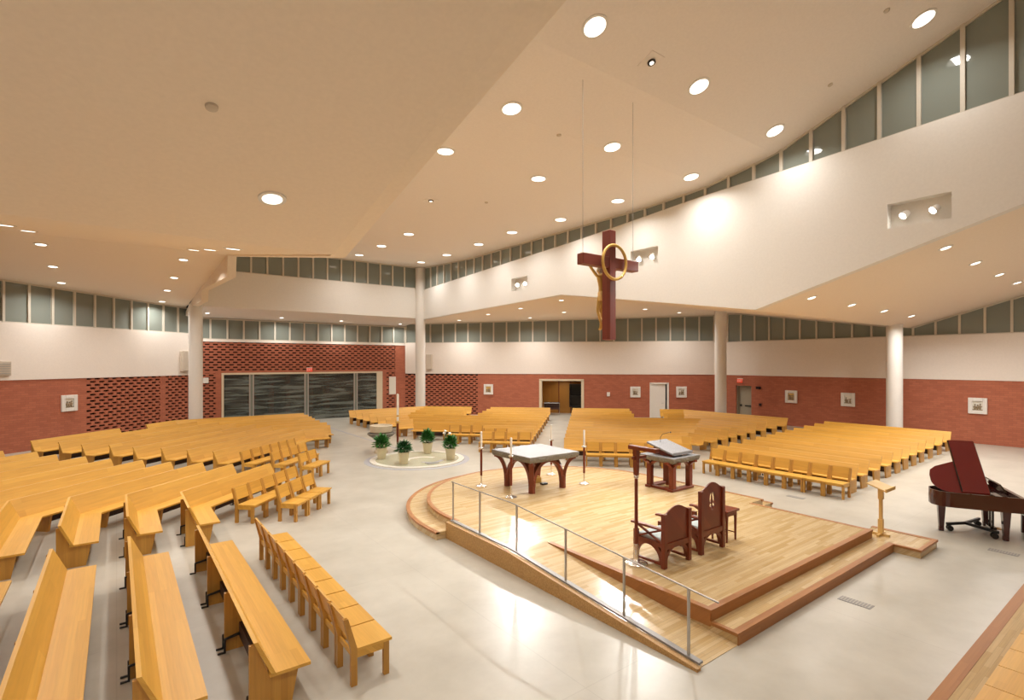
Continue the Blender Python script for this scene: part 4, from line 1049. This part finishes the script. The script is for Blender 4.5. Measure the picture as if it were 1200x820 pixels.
# ------------------------------------------------------------------ lights
vv, ff = [], []
for q in CEIL: k = len(vv); vv += q; ff.append((k, k+1, k+2, k+3))
BV = BVHTree.FromPolygons(vv, ff)
EYE = Vector((0, 0, CAMZ))
def lamp(name, loc, energy, size=.3, col=(1, .97, .925), spread=2.6, d=(0, 0, -1)):
    l = bpy.data.lights.new(name, 'AREA'); l.shape = 'DISK'; l.size = size; l.energy = energy; l.color = col; l.spread = spread
    o = bpy.data.objects.new(name, l); C.objects.link(o); o.location = loc
    o.rotation_euler = Vector(d).to_track_quat('-Z', 'Y').to_euler(); return o
LAMPS = {
 'the high ceiling': ([(697, 31), (819, 101), (1082, 22), (908, 153), (599.5, 127), (717.5, 172), (631, 209), (522, 177), (724, 235), (657, 257), (561, 286), (523.5, 298.5), (479, 274), (447, 288), (421, 298.5), (493.5, 307), (600, 272), (810, 207)], .27, 155),
 'the low left ceiling': ([(319, 232), (5, 263), (33, 270), (48, 286), (62, 312), (72, 331), (227, 292.3), (246, 292.0), (273, 290.8), (215, 304), (204, 325), (196, 340), (190, 353)], .17, 150),
 'the low right ceiling': ([(1108, 290), (1143, 308), (1171, 321.5), (1192, 331), (951, 348.5), (998, 357), (1036, 364), (1068, 370), (658, 351.5), (610, 361), (661, 365.5), (572, 368), (538, 375), (621, 372), (756, 362), (796, 366)], .15, 210),
 'the ceiling strip over the glass screen': ([(330, 372), (400, 375.7), (469, 379.3), (243, 366.5)], .14, 90),
}
PROTO = {}
for where, (pts, rad, en) in LAMPS.items():
    pts = sorted(pts, key=lambda p: p[0])
    for i, (px_, py_) in enumerate(pts):
        h = BV.ray_cast(EYE, ray_dir(px_, py_).normalized())
        if h[0] is None: continue
        p, nrm = h[0], h[1]
        if nrm.z > 0: nrm = -nrm
        lab = '%s round recessed downlight from the left in %s' % (ordn(i), where)
        if where not in PROTO:
            e = thing('ceiling_downlight', lab, 'ceiling light', p, 0, 'downlights in '+where)
            MB().lathe([(rad-.03, .02), (rad-.03, .012), (rad+.03, 0), (rad+.03, .02)], 28).build('trim_ring', M['white'], e)
            MB().lathe([(rad-.03, .018), (rad-.03, .026)], 28).build('lens', M['lens'], e)
            PROTO[where] = e
        else:
            e = copy_tree(PROTO[where]); e['label'] = lab; e.location = p
        e.rotation_euler = nrm.to_track_quat('Z', 'Y').to_euler()
        lamp('downlight_lamp', p+nrm*.06, en, rad*2)
L, a, d = wall_frame(MW0, MW1); mm = (m0+m1)/2
lamp('room_lamp', (MW0[0]+d.x*mm-d.y*1.3, MW0[1]+d.y*mm+d.x*1.3, 2.75), 30, .3)
# unseen lamps added, without fixtures, to fill and bounce light
for x, y, z, en in ((-6, 2, 7.2, 300), (-3, -4, 8.2, 300), (-9, 8, 6, 300), (-8, 16, 6.6, 240), (0, 1, 8, 200), (7, -2, 13.5, 180), (13, -4, 13.5, 180), (10, 2.5, 12.9, 90), (6, 5, 11.9, 120), (22, -2, 8.6, 160), (24, 3, 7.2, 160), (28, 5, 6.6, 120), (20.5, 4, 6.9, 120)):
    lamp('downlight_lamp', (x, y, z), en, .4)
# small adjustable spots set in the high ceiling
for k, (px_, py_, lab) in enumerate(((763, 72, 'square recessed adjustable spotlight high above the ambo'), (505, 234.5, 'small adjustable ceiling spotlight left of the crucifix cables'))):
    h = BV.ray_cast(EYE, ray_dir(px_, py_).normalized()); p, nrm = h[0], h[1]
    if nrm.z > 0: nrm = -nrm
    e = thing('ceiling_spotlight', lab, 'ceiling light', p); e.rotation_euler = nrm.to_track_quat('Z', 'Y').to_euler()
    MB().box(-.24, .24, -.24, .24, 0, .015).build('trim_plate', M['ceil'], e)
    MB().lathe([(.10, .0), (.10, .05), (.085, .05)], 20).build('barrel', M['black'], e)
    MB().lathe([(.05, .05), (.05, .06)], 16).build('lens', M['lens'], e)
    lamp('spot_lamp', p+nrm*.08, 120, .1, spread=1.2)
for px_, py_, lab in ((248, 124.5, 'small smoke detector on the low ceiling at upper left'), (973, 99, 'small smoke detector on the high ceiling near the clerestory'), (1039, 12, 'small sprinkler on the high ceiling at upper right'), (570, 237, 'small sprinkler on the high ceiling left of the crucifix'), (655, 158, 'small sprinkler on the high ceiling above the crucifix')):
    h = BV.ray_cast(EYE, ray_dir(px_, py_).normalized()); p, nrm = h[0], h[1]
    if nrm.z > 0: nrm = -nrm
    e = thing('smoke_detector', lab, 'detector', p); e.rotation_euler = nrm.to_track_quat('Z', 'Y').to_euler()
    MB().lathe([(.07, 0), (.065, .03), (.03, .045)], 16).build('housing', M['speaker'], e, smooth=True)
# spotlights in the wall niches
where_n = ['nearest us, right of the crucifix', 'behind the crucifix', 'furthest away, left of the crucifix']
for k, (v, z) in enumerate(NICHE):
    for j, dv in enumerate((-.34, .34)):
        e = thing('niche_spotlight', '%s spotlight in the square wall niche %s' % (('right-hand', 'left-hand')[j], where_n[k]), 'spotlight', (U4+.12, v+dv, z))
        tgt = Vector((9.9, 10.5, 1.2))-Vector(e.location); 
        q = tgt.to_track_quat('Z', 'Y').to_euler()
        MB().lathe([(.06, -.12), (.085, -.10), (.11, .06), (.11, .08), (.095, .08)], 20).build('barrel', M['white'], e, rot=q, smooth=True)
        MB().lathe([(.09, .08), (.09, .09)], 20).build('lens', M['spotlens'], e, rot=q)
        MB().box(.02, .30, -.015, .015, .0, .02).box(-.01, .02, -.015, .015, -.1, .02).build('yoke', M['steelmat'], e)
        lamp('niche_lamp', Vector(e.location)+tgt.normalized()*.12, 70, .16, spread=.9, d=tgt)

w = bpy.data.worlds.new('night'); bpy.context.scene.world = w; w.use_nodes = True
w.node_tree.nodes['Background'].inputs[0].default_value = (.02, .022, .025, 1); w.node_tree.nodes['Background'].inputs[1].default_value = 1

# ------------------------------------------------------------------ camera
cam = bpy.data.cameras.new('camera'); cam.sensor_width = 36; cam.lens = F/1200*36; cam.shift_y = (HZ-410)/1200; cam.clip_end = 200
co = bpy.data.objects.new('camera', cam); C.objects.link(co); co.location = (0, 0, CAMZ); co.rotation_euler = (PI/2, 0, math.radians(-37))
sc = bpy.context.scene; sc.camera = co
sc.view_settings.view_transform = 'Standard'; sc.view_settings.look = 'None'; sc.view_settings.gamma = 1; sc.view_settings.use_curve_mapping = False
sc.view_settings.exposure = -0.98
sc.cycles.use_denoising = True; sc.cycles.diffuse_bounces = 6; sc.cycles.max_bounces = 10; sc.cycles.sample_clamp_indirect = 6
